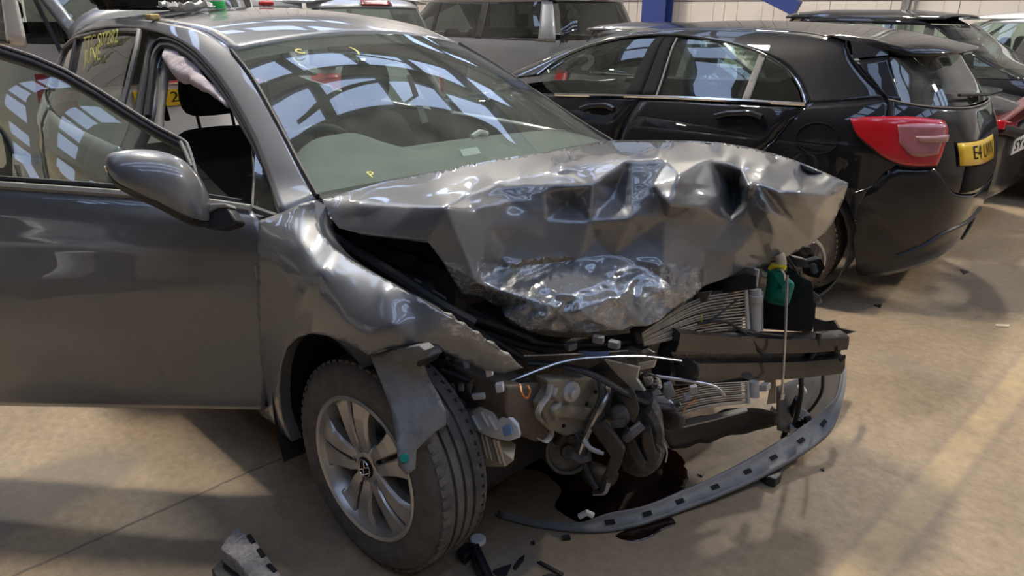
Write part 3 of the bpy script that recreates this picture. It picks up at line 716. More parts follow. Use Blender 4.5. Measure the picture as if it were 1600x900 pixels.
# waist seals: pale strip over a dark one
D.strip('waist_seal', dt+np.array([0, 0, .004]), .012, M['trim_grey'], 40, off=.002, parent=skin)
D.strip('waist_seal', dt+np.array([0, 0, .024]), .009, M['seal'], 40, off=-.008, parent=skin)
fo = D.hit([(314, 300), (309, 282), (298, 240), (291, 222), (270, 211), (243, 197), (200, 170), (150, 138), (100, 109), (50, 88), (0, 72)])
fe = fo[-1]; dv = fo[-1]-fo[-2]
fo = np.vstack([fo, D.proj(np.array([fe+dv*.9+[0, 0, -.004], fe+dv*1.8+[0, 0, -.012], fe+dv*2.6+[0, 0, -.03]]))])
fdn = D.side([(-1.55, 1.20), (-1.54, 1.0)])
fo2 = np.vstack([fo, fdn])
print('door frame', fo2.round(2).tolist())
# window frame band (flat, black outside, bright inner edge)
fin = D.hit([(308, 312), (302, 285), (291, 245), (286, 232), (264, 220), (238, 207), (195, 181), (146, 150), (96, 121), (48, 100), (0, 85)])
fe = fin[-1]; fin = np.vstack([fin, D.proj(np.array([fe+dv*.9+[0, 0, -.004], fe+dv*1.8+[0, 0, -.016], fe+dv*2.5+[0, 0, -.05]])), D.side([(-1.51, 1.18), (-1.50, 1.0)])])
D.panel('window_frame', fo2, fin, M['plastic'], 90, 3, off=.002, thick=.03, smooth=False, out=dcen, parent=skin)
D.strip('frame_moulding', fo2, .005, M['trim_grey'], 90, off=.004, parent=skin, smooth=False)
gb = D.side([(-.47, .95), (-.80, .972), (-1.19, .99), (-1.51, 1.0)])
ga = fin[::-1][2:]; ga = rs(fin[3:-1], 40)
D.panel('door_glass', cr(gb, 40), ga, M['glass_side'], 40, 12, off=-.010, thick=0, smooth=False, out=dcen, parent=skin)
# sail trim at the front corner of the glass
D.panel('sail_trim', D.hit([(314, 300), (298, 240), (291, 222)]), D.hit([(303, 298), (287, 247), (283, 234)]), M['plastic'], 10, 3, off=.004, smooth=False, out=dcen, parent=skin)
D.strip('sail_bar', D.hit([(300, 262), (283, 224)]), .006, M['trim_grey'], 6, off=.008, parent=skin, smooth=False)
D.strip('door_handle', D.side([(-1.30, .862), (-1.36, .868), (-1.44, .868)]), .016, M['golf'], 14, off=.03, parent=skin)

# door mirror: rings from the tip to the foot
mir = [(164, 252, 2, 1.800, .010), (168, 256, 14, 1.803, .030), (180, 263, 26, 1.81, .045), (210, 270, 37, 1.83, .060), (250, 281, 45, 1.86, .068), (285, 297, 48, 1.89, .064), (308, 312, 41, 1.92, .054), (321, 322, 31, 1.945, .040), (327, 328, 22, 1.96, .024)]
mc = np.array([[a_, b_, h_, d_, w_] for a_, b_, h_, d_, w_ in mir]); mc = cr(mc*np.array([1, 1, 1, 150, 150]), 30)/np.array([1, 1, 1, 150, 150])
KM = 40; VM = []
for a_, b_, h_, d_, w_ in mc:
    o_, v_ = ray(a_, b_); c0 = o_+v_*d_; up = AX[1]*h_/FPX*d_; vn = v_/np.linalg.norm(v_)
    for q in range(KM):
        an = 2*math.pi*q/KM; e = .86
        cx, sx = math.cos(an), math.sin(an)
        VM.append(c0+up*np.sign(sx)*abs(sx)**e+vn*w_*(-1 if cx > 0 else 1.1)*abs(cx)**e)
FM = gridf(KM, 30, True)
def mang(f): return (f[0] % KM+.5)/KM*2*math.pi
low = [f for f in FM if math.sin(mang(f)) < -.70]
hi_ = [f for f in FM if f not in set(low)]
capM = mesh('mirror_housing', VM, hi_+[tuple(range(KM))[::-1], tuple(range(29*KM, 30*KM))], M['golf'], skin, True, toward=None)
VB = [v*1.0 for v in VM]; mesh('mirror_base', np.array(VB)+np.array([0, 0, -.003]), low, M['plastic'], capM, True)
sm = np.array([VM[j*KM+int(KM*.625)+0] for j in range(1, 29)]); MB().tube(sm+AX[2]*-.003, .003, 6).build('mirror_seam', M['chrome'], capM, True)
def ply(Q, d): return [at(*q, d=d) for q in Q]
a = MB().prism(ply([(322, 326), (338, 322), (353, 322), (371, 346), (366, 352), (340, 359), (318, 356)], 1.965), AX[2]*.07); a.build('mirror_arm', M['plastic'], capM, False, .006)
a = MB().prism(ply([(326, 318), (352, 317), (356, 323), (338, 325), (325, 332)], 1.955), AX[2]*.07); a.build('mirror_arm_cover', M['trim_grey'], capM, False, .004)

# fixed triangular light between A pillar and door opening
q1, q2, q3 = G.hit([(390, 214), (438, 330), (386, 322)])
mesh('quarter_light', G.emit(G.proj(np.array([q1, q2, q3]), -.03)), [(0, 1, 2)], M['glass_side'], golf, False)
G.strip('quarter_light_frame', G.hit([(387, 212), (385, 322)]), .006, M['seal'], 10, off=-.03, smooth=False)
G.strip('quarter_light_frame', G.hit([(384, 318), (410, 326), (440, 334)]), .016, M['plastic'], 10, off=-.03)
G.strip('quarter_light_frame', G.hit([(388, 210), (412, 262), (440, 332)]), .008, M['plastic'], 10, off=-.026)
# hinge area: dark gap, hinges, inner sill shade
MB().box((-.47, -.80, .62), (.06, .05, .66)).build('hinge_pillar', M['golf'], golf)
for z in (.45, .80): MB().box((-.43, -.855, z), (.07, .04, .05)).build('door_hinge', M['golf'], golf, False, .004)

# ---------------------------------------------------------------- cabin
def seat(parent, x, y, headrest=True, w=.50):
    b = MB(); V = []
    prof = [(x-.02, .42, .22), (x-.10, .60, .25), (x-.17, .80, .25), (x-.22, .98, .22), (x-.245, 1.045, .17)]
    for (px_, z, hw_) in prof:
        hw_ = hw_*w/.5
        for yy, dx in ((-1, -.02), (-.92, .035), (-.6, .03), (0, .012), (.6, .03), (.92, .035), (1, -.02), (.9, -.10), (0, -.12), (-.9, -.10)):
            V.append((px_+dx, y+yy*hw_, z))
    b.add(V, gridf(10, 5, True)+[tuple(range(10)), tuple(range(40, 50))]); b.build('seat_back', M['fabric'], parent, True, 0, 1)
    c = MB(); V = []
    for (px_, z, hw_, h) in ((x-.02, .42, .24, .14), (x+.2, .42, .26, .15), (x+.42, .46, .26, .15), (x+.52, .45, .23, .11)):
        for yy, dz in ((-1, .02), (-.85, .06), (0, .03), (.85, .06), (1, .02), (.9, -h), (0, -h), (-.9, -h)): V.append((px_, y+yy*hw_, z+dz))
    c.add(V, gridf(8, 4, True)+[tuple(range(8)), tuple(range(24, 32))]); c.build('seat_cushion', M['fabric'], parent, True, 0, 1)
    if headrest:
        h = MB(); V = []
        for (z, hw_, t) in ((1.085, .105, .035), (1.12, .135, .05), (1.20, .14, .055), (1.27, .12, .045), (1.285, .08, .025)):
            for q in range(12):
                a_ = 2*math.pi*q/12; ca, sa = math.cos(a_), math.sin(a_)
                V.append((x-.27+np.sign(ca)*abs(ca)**.6*t, y+np.sign(sa)*abs(sa)**.5*hw_, z))
        h.add(V, gridf(12, 5, True)+[tuple(range(12)), tuple(range(48, 60))]); ho = h.build('headrest', M['fabric'], parent, True, 0, 1)
        for dy in (-.075, .075): MB().tube([(x-.245, y+dy, 1.02), (x-.265, y+dy, 1.10)], .007, 8).build('headrest_post', M['plastic'], ho, True)
seat(golf, -1.36, -.405); seat(golf, -1.36, .38)
b = MB().box((-2.45, 0, .60), (.18, 1.25, .52), Ry(-.25)); b.build('rear_bench', M['fabric'], golf, True, .05)
b = MB().box((-2.15, 0, .40), (.55, 1.25, .16)); b.build('rear_bench_cushion', M['fabric'], golf, True, .05)
# dashboard with an instrument hood
V = []; ny, nx = 41, 14
for i in range(nx):
    t = i/(nx-1)
    for j in range(ny):
        y = -.70+1.40*j/(ny-1)
        x = -.22-.62*t-.05*(1-(y/.7)**2)*(1-t)+.10*(abs(y)/.7)**3*-1*(1-t)
        z = .975+.035*math.sin(math.pi*min(1, t*1.1))+.02*(1-(y/.7)**2)
        hood = math.exp(-((y+.36)/.17)**4)*np.clip((t-.35)/.5, 0, 1)**1.2*.085
        z += hood
        if t > .88: z -= (t-.88)*1.0
        V.append((x, y, z+.0))
for j in range(ny): V.append((V[(nx-1)*ny+j][0]+.05, V[(nx-1)*ny+j][1], .62))
mesh('dashboard', np.array(V)+[0, 0, .02], gridf(ny, nx+1), M['dash'], golf, True, toward=(-.5, 0, 4))
st = MB(); cw = np.array([-.90, -.385, .955]); ax_ = np.array([-.90, 0, .44]); ax_ /= np.linalg.norm(ax_)
uu = np.array([0, 1.0, 0]); vv = np.cross(ax_, uu)
st.tube([cw+.183*(math.cos(a_)*uu+math.sin(a_)*vv) for a_ in np.linspace(0, 2*math.pi, 40, endpoint=False)], .0165, 10, closed=True)
sw = st.build('steering_wheel', M['plastic'], golf, True)
g = MB(); g.lathe([(1e-4, -.03), (.06, -.028), (.075, .0), (.06, .03)], cw, ax_, 24)
for a_ in (0, math.pi, 1.5*math.pi): g.tube([cw+.06*(math.cos(a_)*uu+math.sin(a_)*vv), cw+.18*(math.cos(a_)*uu+math.sin(a_)*vv)], .014, 8)
g.build('steering_boss', M['plastic_soft'], sw, True)
# curtain airbag hanging from the rail on the driver's side
ct = G.hit([(250, 66), (262, 72), (282, 84), (305, 106), (328, 130), (352, 156)]); cb = G.hit([(252, 98), (262, 114), (280, 120), (305, 130), (330, 141), (356, 152)])
ct = G.proj(ct, -.03); cb = G.proj(cb, -.05)
Va, Fa = G.grid(ct, cb, 40, 12, 0, True, True)
Va = np.array([v+np.array([0, -.018*math.sin(math.pi*(k//40)/11)+.012*noise.noise(Vector(v*14)), .008*noise.noise(Vector(v*22+3))]) for k, v in enumerate(Va)])
mesh('curtain_airbag', G.emit(Va), Fa, M['airbag'], golf, True, .006)
for sg in (1,):
    ct2 = G.mir(RI[5:12]); cb2 = ct2-np.array([0, .02, .14]); Va, Fa = G.grid(ct2, cb2, 40, 10, 0, True, True)
    Va = np.array([v+np.array([0, .014*noise.noise(Vector(v*13)), .01*noise.noise(Vector(v*20+3))]) for v in Va])
    mesh('curtain_airbag', G.emit(Va), Fa, M['airbag'], golf, True, .006)
# inner B pillar trim, belt
G.panel('pillar_trim', G.proj(G.hit([(230, 66), (224, 110), (219, 160), (217, 190)]), -.05), G.proj(G.hit([(238, 72), (233, 115), (228, 150), (225, 190)]), -.05), M['trim_grey'], 14, 4, off=-.05, thick=.02)
MB().tube([at(251, 146, y=-.66), at(253, 158, y=-.62), at(262, 188, y=-.56)], .012, 6, flat=.3).build('seat_belt', M['seal'], golf, True)
# headlining
V = np.array([(p_[0]-.02, p_[1], p_[2]-.045) for p_ in roof_pts]) if False else None
hl = [(p_[0], q*p_[1]*.98, p_[2]-.03+.035*(1-q*q)) for p_ in RR for q in np.linspace(1, -1, 9)]
mesh('headlining', G.emit(np.array(hl)), gridf(9, 40), M['headliner'], golf, True, toward=(-1.5, 0, -4))
# marker writing on the glass and the label strips behind the windscreen
tw = G.hit([(133, 70), (186, 58)]); tu = G.emit(tw[1])-G.emit(tw[0]); tn = np.array([0, -.006, .003])
lettering('marker_writing', 'TTC S07282', G.emit((tw[0]+tw[1])/2)+tn, tu, (0, .3, 1), .085, M['marker'], golf, .0008, np.linalg.norm(tu)*1.02)
tw = G.hit([(134, 92), (160, 84)]); tu = G.emit(tw[1])-G.emit(tw[0])
lettering('marker_writing', 'JUNE', G.emit((tw[0]+tw[1])/2)+tn, tu, (0, .3, 1), .095, M['marker'], golf, .0008, np.linalg.norm(tu))
def onws(px, py):
    o_, v_ = ray(px, py); Pw = G.emit(ws); d_ = Pw-o_; t_ = d_ @ v_/(v_ @ v_); e_ = np.linalg.norm(d_-t_[:, None]*v_, axis=1); return Pw[e_.argmin()]
for (px_, py_, ch, sz) in ((468, 86, 'C', .05), (553, 86, ')', .07), (571, 276, 'P', .045)):
    c_ = onws(px_, py_)+np.array([.008, 0, .012]); lettering('marker_writing', ch, c_, (0, 1, 0), (-.9, 0, .38), sz, M['marker'], golf, .0008)

# ------------------------------------------------------------------ the black hatchback parked behind
MP = pose(-.25, 2.90, 3.25)
blk = empty('hatchback_car', (-.25, 2.90, 0), 'glossy black hatchback seen from behind with yellow rear number plate', 'car', rotz=3.25, world=False)
BB = [(.15, .82), (.25, .862), (.40, .885), (.60, .893), (.75, .893), (.86, .895), (.89, .890), (.97, .868), (1.05, .835), (1.15, .775), (1.25, .718), (1.33, .668), (1.40, .605), (1.46, .52)]
BR = [(.15, -.66), (.25, -.74), (.35, -.80), (.5, -.83), (.62, -.84), (.75, -.83), (.9, -.80), (1.0, -.76), (1.05, -.73), (1.15, -.66), (1.25, -.58), (1.33, -.52), (1.40, -.44), (1.46, -.30)]
BF = [(.15, 3.42), (.7, 3.45), (.88, 3.2), (.95, 2.8), (1.0, 2.48), (1.08, 2.30), (1.18, 2.04), (1.28, 1.78), (1.38, 1.46), (1.46, 1.05)]
B = Body(BB, BR, BF, 4.4, MP, blk)
bk_ = M['black_car']
wtop = B.hit([(1258, 163), (1252, 142), (1240, 121), (1221, 102), (1190, 84), (1150, 70), (1100, 60), (1052, 55), (1000, 56), (950, 64), (905, 78), (870, 95), (840, 117)])
hl_ = B.hit([(1387, 154), (1374, 141), (1359, 127), (1341, 107), (1331, 91), (1323, 70)])
rl_ = B.proj(np.array([(-.06, .6, 1.39), (.1, .6, 1.415), (.35, .6, 1.425), (.7, .6, 1.425), (1.0, .6, 1.41), (1.3, .6, 1.365), (1.6, .6, 1.27), (1.9, .6, 1.15), (2.15, .6, 1.04)]))
rail = np.vstack([hl_, rl_])
sfp, sff = B.grid(wtop, rail, 70, 8)
B.panel('side_frame', wtop, rail, bk_, 90, 9)
B.panel('side_frame', B.mir(wtop), B.mir(rail), bk_, 90, 9)
RRb = cr(rl_, 36)
V = [(p_[0]+.06*(1-q*q)*np.clip(p_[0]/1.2, -.3, 1.5), q*p_[1], p_[2]+.045*(1-q*q)) for p_ in RRb for q in np.linspace(1, -1, 21)]
mesh('roof', np.array(V), gridf(21, 36), bk_, blk, True, .02, toward=(.5, 0, 9))
# windscreen
A_ = cr(np.array(V)[-21*12:][::21][::-1], 12); top_ = np.array(V)[21*24:21*25]
mesh('windscreen', np.vstack([np.array(V)[21*k:21*k+21]+[.0, 0, -.004] for k in range(24, 36)]), gridf(21, 12), M['glass'], blk, True, toward=(3, 0, 3)) if False else None
# belt chrome, side glass, pillar
bl = B.hit([(868, 148), (930, 149.5), (1000, 151), (1060, 153), (1100, 155), (1180, 159), (1259, 163.5)])
B.strip('belt_moulding', bl, .011, M['chrome'], 60, off=.006)
B.strip('window_moulding', wtop[::-1], .007, M['chrome'], 80, off=.004)
def bp(n, a_, b_, mt, **k): return B.panel(n, B.hit(a_), B.hit(b_), mt, **k)
bp('front_side_window', [(842, 117), (868, 147), (920, 148), (976, 150)], [(846, 113), (905, 79), (960, 63), (1026, 58)], M['glass_side'], N=30, off=-.008, thick=0)
bp('rear_side_window', [(1024, 151), (1090, 154), (1160, 157)], [(1056, 59), (1120, 65), (1188, 85)], M['glass_side'], N=20, off=-.008, thick=0)
bp('quarter_light', [(1168, 158), (1210, 160), (1252, 162)], [(1193, 88), (1225, 108), (1247, 140)], M['glass_dark'], N=16, off=-.008, thick=0)
bp('window_divider', [(1158, 157), (1170, 157)], [(1186, 84), (1196, 88)], M['trim_grey'], N=4, off=-.002, smooth=False)
bp('middle_pillar', [(976, 150), (1000, 151)], [(1026, 57), (1040, 56)], M['ink'], N=4, off=-.001, smooth=False)
bp('middle_pillar', [(1001, 151), (1025, 152)], [(1041, 56), (1056, 56)], M['ink'], N=4, off=-.001, smooth=False)
B.strip('window_seal', B.hit([(1026, 150), (1058, 60)]), .007, M['trim_grey'], 8, off=.002, smooth=False)
for n_, a_, b_ in (('front_side_window', [(1.98, 1.02), (1.06, 1.06)], [(1.35, 1.345), (.80, 1.385)]), ('rear_side_window', [(.98, 1.06), (.06, 1.08)], [(.74, 1.385), (.16, 1.30)])):
    B.panel(n_, B.side(a_, -1), B.side(b_, -1), M['glass_side'], 16, 6, off=-.008, thick=0, smooth=False)
# doors, quarter panel (both sides), sill
rs_ = B.hit([(1203, 228), (1230, 195), (1257, 165)]); fs_ = B.hit([(963, 220), (977, 185), (999, 153)])
for sg in (1, -1):
    f_ = (lambda P: P) if sg == 1 else B.mir
    rd0 = np.vstack([B.side([(.42, .30), (.40, .46), (.33, .60)], 1), rs_]); rd1 = np.vstack([B.side([(1.02, .30), (1.03, .5)], 1), fs_])
    fd0 = rd1+np.array([.006, 0, 0]); fd1 = B.side([(2.05, .30), (2.06, .5), (2.05, .8), (1.98, 1.0)], 1)
    B.panel('rear_door', f_(rd0+np.array([.004, 0, 0])), f_(rd1), bk_, 30, 12)
    B.panel('front_door', f_(fd0), f_(fd1), bk_, 30, 12)
    q0 = B.side([(.415, .34), (.40, .46), (.32, .60), (.16, .685), (0, .70), (-.16, .685), (-.30, .60), (-.375, .46), (-.385, .34)], 1)
    q1 = np.vstack([rs_[0:1], rs_[1:2], rs_[2:3], B.hit([(1300, 160), (1345, 157), (1388, 155)]), B.hit([(1389, 182), (1440, 258)])])
    q1 = np.vstack([rs_[2:3], B.hit([(1300, 160), (1345, 157), (1388, 155), (1388, 183)]), B.hit([(1428, 262), (1420, 300), (1400, 330)])])
    B.panel('quarter_panel', f_(q0[1:-1]), f_(np.vstack([rs_, B.hit([(1300, 160), (1345, 157), (1387, 155), (1388, 181), (1410, 240), (1400, 258), (1381, 271), (1362, 290), (1330, 301)])])), bk_, 60, 14)
    B.panel('front_wing', f_(B.side([(2.08, .32), (2.2, .5), (2.4, .66), (2.7, .70), (3.0, .6), (3.1, .4)], 1)), f_(B.side([(2.07, .98), (2.3, .95), (2.6, .92), (2.85, .88), (3.05, .82), (3.2, .74)], 1)), bk_, 30, 10)
    B.panel('sill', B.side([(.42, .15), (2.1, .15)], sg), B.side([(.42, .295), (2.1, .295)], sg), bk_, 12, 4, off=-.02, smooth=False)
# bonnet and nose, away from the camera
hb_ = []
for x_ in np.linspace(2.2, 3.3, 10):
    for q in np.linspace(-1, 1, 13): hb_.append((x_, q*.80*(1-.25*((x_-2.2)/1.1)**3), 1.0-.22*((x_-2.2)/1.1)**1.6-.05*q*q))
mesh('bonnet', np.array(hb_), gridf(13, 10), bk_, blk, True, .02, toward=(2.6, 0, 5))
B.panel('front_bumper', B.end([(.80, .25), (0, .25), (-.80, .25)], 1), B.end([(.74, .74), (0, .74), (-.74, .74)], 1), bk_, 24, 8)
# rear bumper: from one wheel arch round the back to the other
lowr = B.hit([(1340, 428), (1372, 430), (1420, 421), (1450, 411), (1475, 397), (1512, 379), (1535, 365)])
lowr = np.vstack([lowr, B.end([(.2, .33), (0, .35), (-.3, .35), (-.55, .30)], -1), B.side([(-.37, .20)], -1)])
upr = np.vstack([B.hit([(1343, 395), (1341, 372), (1334, 345)]), B.hit([(1352, 320), (1385, 308)])])
upr = np.vstack([B.side([(-.375, .36), (-.375, .48), (-.34, .57)], 1), B.hit([(1332, 303)]), B.hit([(1362, 292), (1382, 272), (1400, 262), (1430, 264), (1461, 264), (1485, 299)]), B.end([(.45, .635), (.2, .625), (0, .62), (-.4, .63), (-.62, .69)], -1), B.side([(-.36, .62), (-.38, .4)], -1)])
lowr2 = np.vstack([B.side([(-.38, .34)], 1), lowr])
B.panel('rear_bumper', lowr2, upr, bk_, 80, 16, off=.004)
B.strip('bumper_trim', B.hit([(1400, 399), (1440, 384), (1480, 360), (1530, 325)]), .012, M['plastic'], 24, off=.004)
# tailgate below the glass
tg1 = np.vstack([B.hit([(1388, 156), (1408, 161), (1444, 167), (1475, 169), (1500, 168)]), B.end([(0, 1.05), (-.3, 1.05), (-.6, 1.06), (-.68, 1.08)], -1)])
tg0 = np.vstack([B.hit([(1389, 182), (1425, 230), (1462, 262), (1484, 297)]), B.end([(.4, .64), (.2, .63), (0, .625), (-.4, .635), (-.62, .70), (-.70, .82)], -1)])
B.panel('tailgate', tg0, tg1, bk_, 60, 18, off=.003)
# tail lamps
tl_o = [(1327, 187), (1337, 209), (1356, 228), (1381, 247), (1406, 258), (1428, 261), (1461, 260)]
tl_u = [(1328, 186), (1350, 184), (1397, 183), (1430, 184), (1455, 187), (1472, 190), (1479, 202)]
lampo = B.panel('tail_lamp', B.hit(tl_o), B.hit(tl_u), M['red_lens'], 30, 12, off=.012, thick=.02)
B.panel('tail_lamp_lens', B.hit([(1404, 224), (1425, 243), (1462, 241)]), B.hit([(1401, 196), (1430, 194), (1475, 196)]), M['red_lens_pale'], 16, 8, off=.019, thick=.012, parent=lampo)
B.panel('tail_lamp_band', B.hit([(1432, 222), (1455, 223), (1476, 222)]), B.hit([(1428, 213), (1455, 213), (1478, 211)]), M['lens_band'], 10, 3, off=.022, thick=.006, parent=lampo)
lm = B.panel('tail_lamp', B.mir(B.hit(tl_o)), B.mir(B.hit(tl_u)), M['red_lens'], 30, 12, off=.012, thick=.02)
B.strip('lamp_gap', B.hit(tl_o), .004, M['ink'], 30, off=.012, parent=lampo)
# rear glass and spoiler
rg0 = np.vstack([B.hit([(1409, 158), (1444, 163), (1475, 165)]), B.end([(0, 1.065), (-.45, 1.065), (-.60, 1.085)], -1)])
rg1 = np.vstack([B.hit([(1388, 88), (1412, 90)]), B.end([(.35, 1.325), (0, 1.33), (-.35, 1.325), (-.54, 1.31)], -1)])
B.panel('rear_window', rg0, rg1, M['glass_rear'], 40, 12, off=-.004, thick=0)
B.panel('rear_window_surround', B.hit([(1389, 156), (1409, 159)]), B.hit([(1333, 95), (1389, 87)]), bk_, 8, 10, off=-.002, smooth=False)
B.panel('rear_window_surround', B.mir(B.hit([(1389, 156), (1409, 159)])), B.mir(B.hit([(1333, 95), (1389, 87)])), bk_, 8, 10, off=-.002, smooth=False)
B.strip('tailgate_seam', np.vstack([B.hit([(1388, 156), (1428, 164), (1475, 168.5)]), B.end([(0, 1.052), (-.5, 1.056), (-.66, 1.08)], -1)]), .0045, M['trim_grey'], 40, off=.004)
B.strip('tailgate_seam', B.hit([(1326, 57), (1322, 68), (1331, 91), (1359, 127), (1388, 155), (1388, 183)]), .004, M['ink'], 40, off=.002)
sv = []
for q in np.linspace(1, -1, 25):
    aq = abs(q); e = 1-.30*aq**6
    sv.append([(-.02, q*.60, 1.412+.045*(1-q*q)), (-.25, q*.60, 1.388+.042*(1-q*q)), (-.45+.10*aq**4, q*.60, 1.362+.030*(1-q*q)), (-.62+.16*aq**5, q*.595, 1.335+.012*(1-q*q)), (-.63+.16*aq**5, q*.59, 1.318+.012*(1-q*q)), (-.50+.1*aq**4, q*.585, 1.315), (-.36, q*.58, 1.325)])
sv = np.array(sv).transpose(1, 0, 2).reshape(-1, 3)
sp = mesh('roof_spoiler', sv, gridf(25, 7)+[tuple(i*25 for i in range(7)), tuple(i*25+24 for i in range(7))[::-1]], bk_, blk, True, toward=(-.3, 0, 9))
MB().box((-.60, 0, 1.322), (.02, .30, .016)).build('brake_light', M['red_dark'], sp)
B.panel('spoiler_side', B.hit([(1332, 92), (1358, 89), (1388, 86)]), B.hit([(1327, 60), (1350, 60), (1384, 66)]), bk_, 10, 6, off=.001, thick=0)
# wiper, number plate, badge
MB().tube([B.proj(B.hit([q]), .03)[0] for q in ((1490, 154), (1510, 153), (1535, 152))], .009, 8).build('rear_wiper', M['plastic'], blk, True)
MB().lathe([(1e-4, .03), (.022, .028), (.028, 0)], B.hit([(1520, 153)])[0], (-1, 0, .3), 16).build('wiper_boss', M['plastic'], blk, True)
pA, pB = B.hit([(1497, 259), (1548, 247)]), B.hit([(1493, 224), (1547, 210)])
pfr = B.panel('plate_frame', B.hit([(1495, 261), (1550, 249)]), B.hit([(1491, 222), (1549, 208)]), M['ink'], 16, 4, off=.010, thick=.006)
pl = B.panel('number_plate', pA, pB, M['yellow_plate'], 16, 4, off=.014, thick=.006)
pl_t = lettering('plate_lettering', 'E4 UWN', (0, 0, 0), (1, 0, 0), (0, 1, 0), .8, M['ink'], pl, .0, .70)
for v in pl_t.data.vertices:
    u_, w_ = .54+v.co.x, .5+v.co.y*1.05
    q_ = (1-w_)*((1-u_)*pA[0]+u_*pA[-1])+w_*((1-u_)*pB[0]+u_*pB[-1]); v.co = Vector(B.proj(q_[None], .0165)[0])
B.panel('plate_recess', B.end([(.55, .66), (0, .65), (-.5, .66)], -1), B.end([(.50, .90), (0, .915), (-.5, .90)], -1), M['ink'], 16, 6, off=.006)
# handles and fuel flap
for a_, b_, dz in (((1119, 183), (1193, 184), .0), ((910, 171), (962, 172), 0)):
    P_ = B.hit([a_, ((a_[0]+b_[0])/2, a_[1]+5), b_]); P_ = cr(P_, 14)
    cup = MB().lathe([(1e-4, .004), (.06, .003), (.075, 0)], P_[7], (0, 1, 0), 20); cup.build('handle_cup', M['ink'], blk, True)
    B.strip('door_handle', B.hit([a_, ((a_[0]*3+b_[0])/4, a_[1]-4), ((a_[0]+b_[0])/2, a_[1]-5), ((a_[0]+3*b_[0])/4, a_[1]-5), b_]), .017, bk_, 24, off=.022, k=10)
th = np.linspace(0, 2*math.pi, 41); B.strip('fuel_flap_seam', B.hit([(1277+33*math.cos(t), 216+24*math.sin(t)) for t in th]), .003, M['ink'], 60, off=.002)
B.strip('door_seam', B.hit([(1202, 229), (1230, 195), (1258, 164)]), .004, M['ink'], 20, off=.001)
B.strip('door_seam', B.hit([(963, 221), (977, 185), (1000, 152)]), .004, M['ink'], 20, off=.001)
# wheels, arches, floor pan, seats
for x_ in (0, 2.7):
    for sg in (1, -1):
        wheel(blk, (x_, sg*.86, .32), (0, sg, 0), .32, .22, .22, x_ == 0 and sg == 1, phase=.2, rubber=M['rubber_brown'] if sg == 1 else M['rubber'], rimmat=M['alloy_dark'])
        MB().lathe([(.385, 0), (.375, .02), (.37, .3)], (x_, sg*.885, .33), (0, -sg, 0), 36).build('wheel_arch_liner', M['plastic_soft'], blk, True)
MB().box((1.1, 0, .25), (1.55, 1.5, .06)).build('floor_pan', M['plastic_soft'], blk)
seat(blk, 1.35, -.38); seat(blk, 1.35, .38)
MB().box((.25, 0, .72), (.16, 1.25, .62), Ry(-.25)).build('rear_bench', M['fabric'], blk, True, .05)
for y in (-.42, .42): MB().box((.18, y, 1.09), (.09, .26, .16)).build('rear_headrest', M['fabric'], blk, True, .04)
MB().box((2.05, 0, .92), (.5, 1.35, .10)).build('dashboard', M['dash'], blk, True, .03)
wv = []
for z_ in (1.03, 1.12, 1.22, 1.32, 1.40):
    a__, c__, b__ = B.ring(np.array(z_)); 
    for q in np.linspace(-.93, .93, 15): wv.append((c__+a__*(1-abs(q)**4.4)**(1/4.4)-.01, q*b__, z_))
mesh('windscreen', np.array(wv), gridf(15, 5), M['glass'], blk, True, toward=(5, 0, 3))

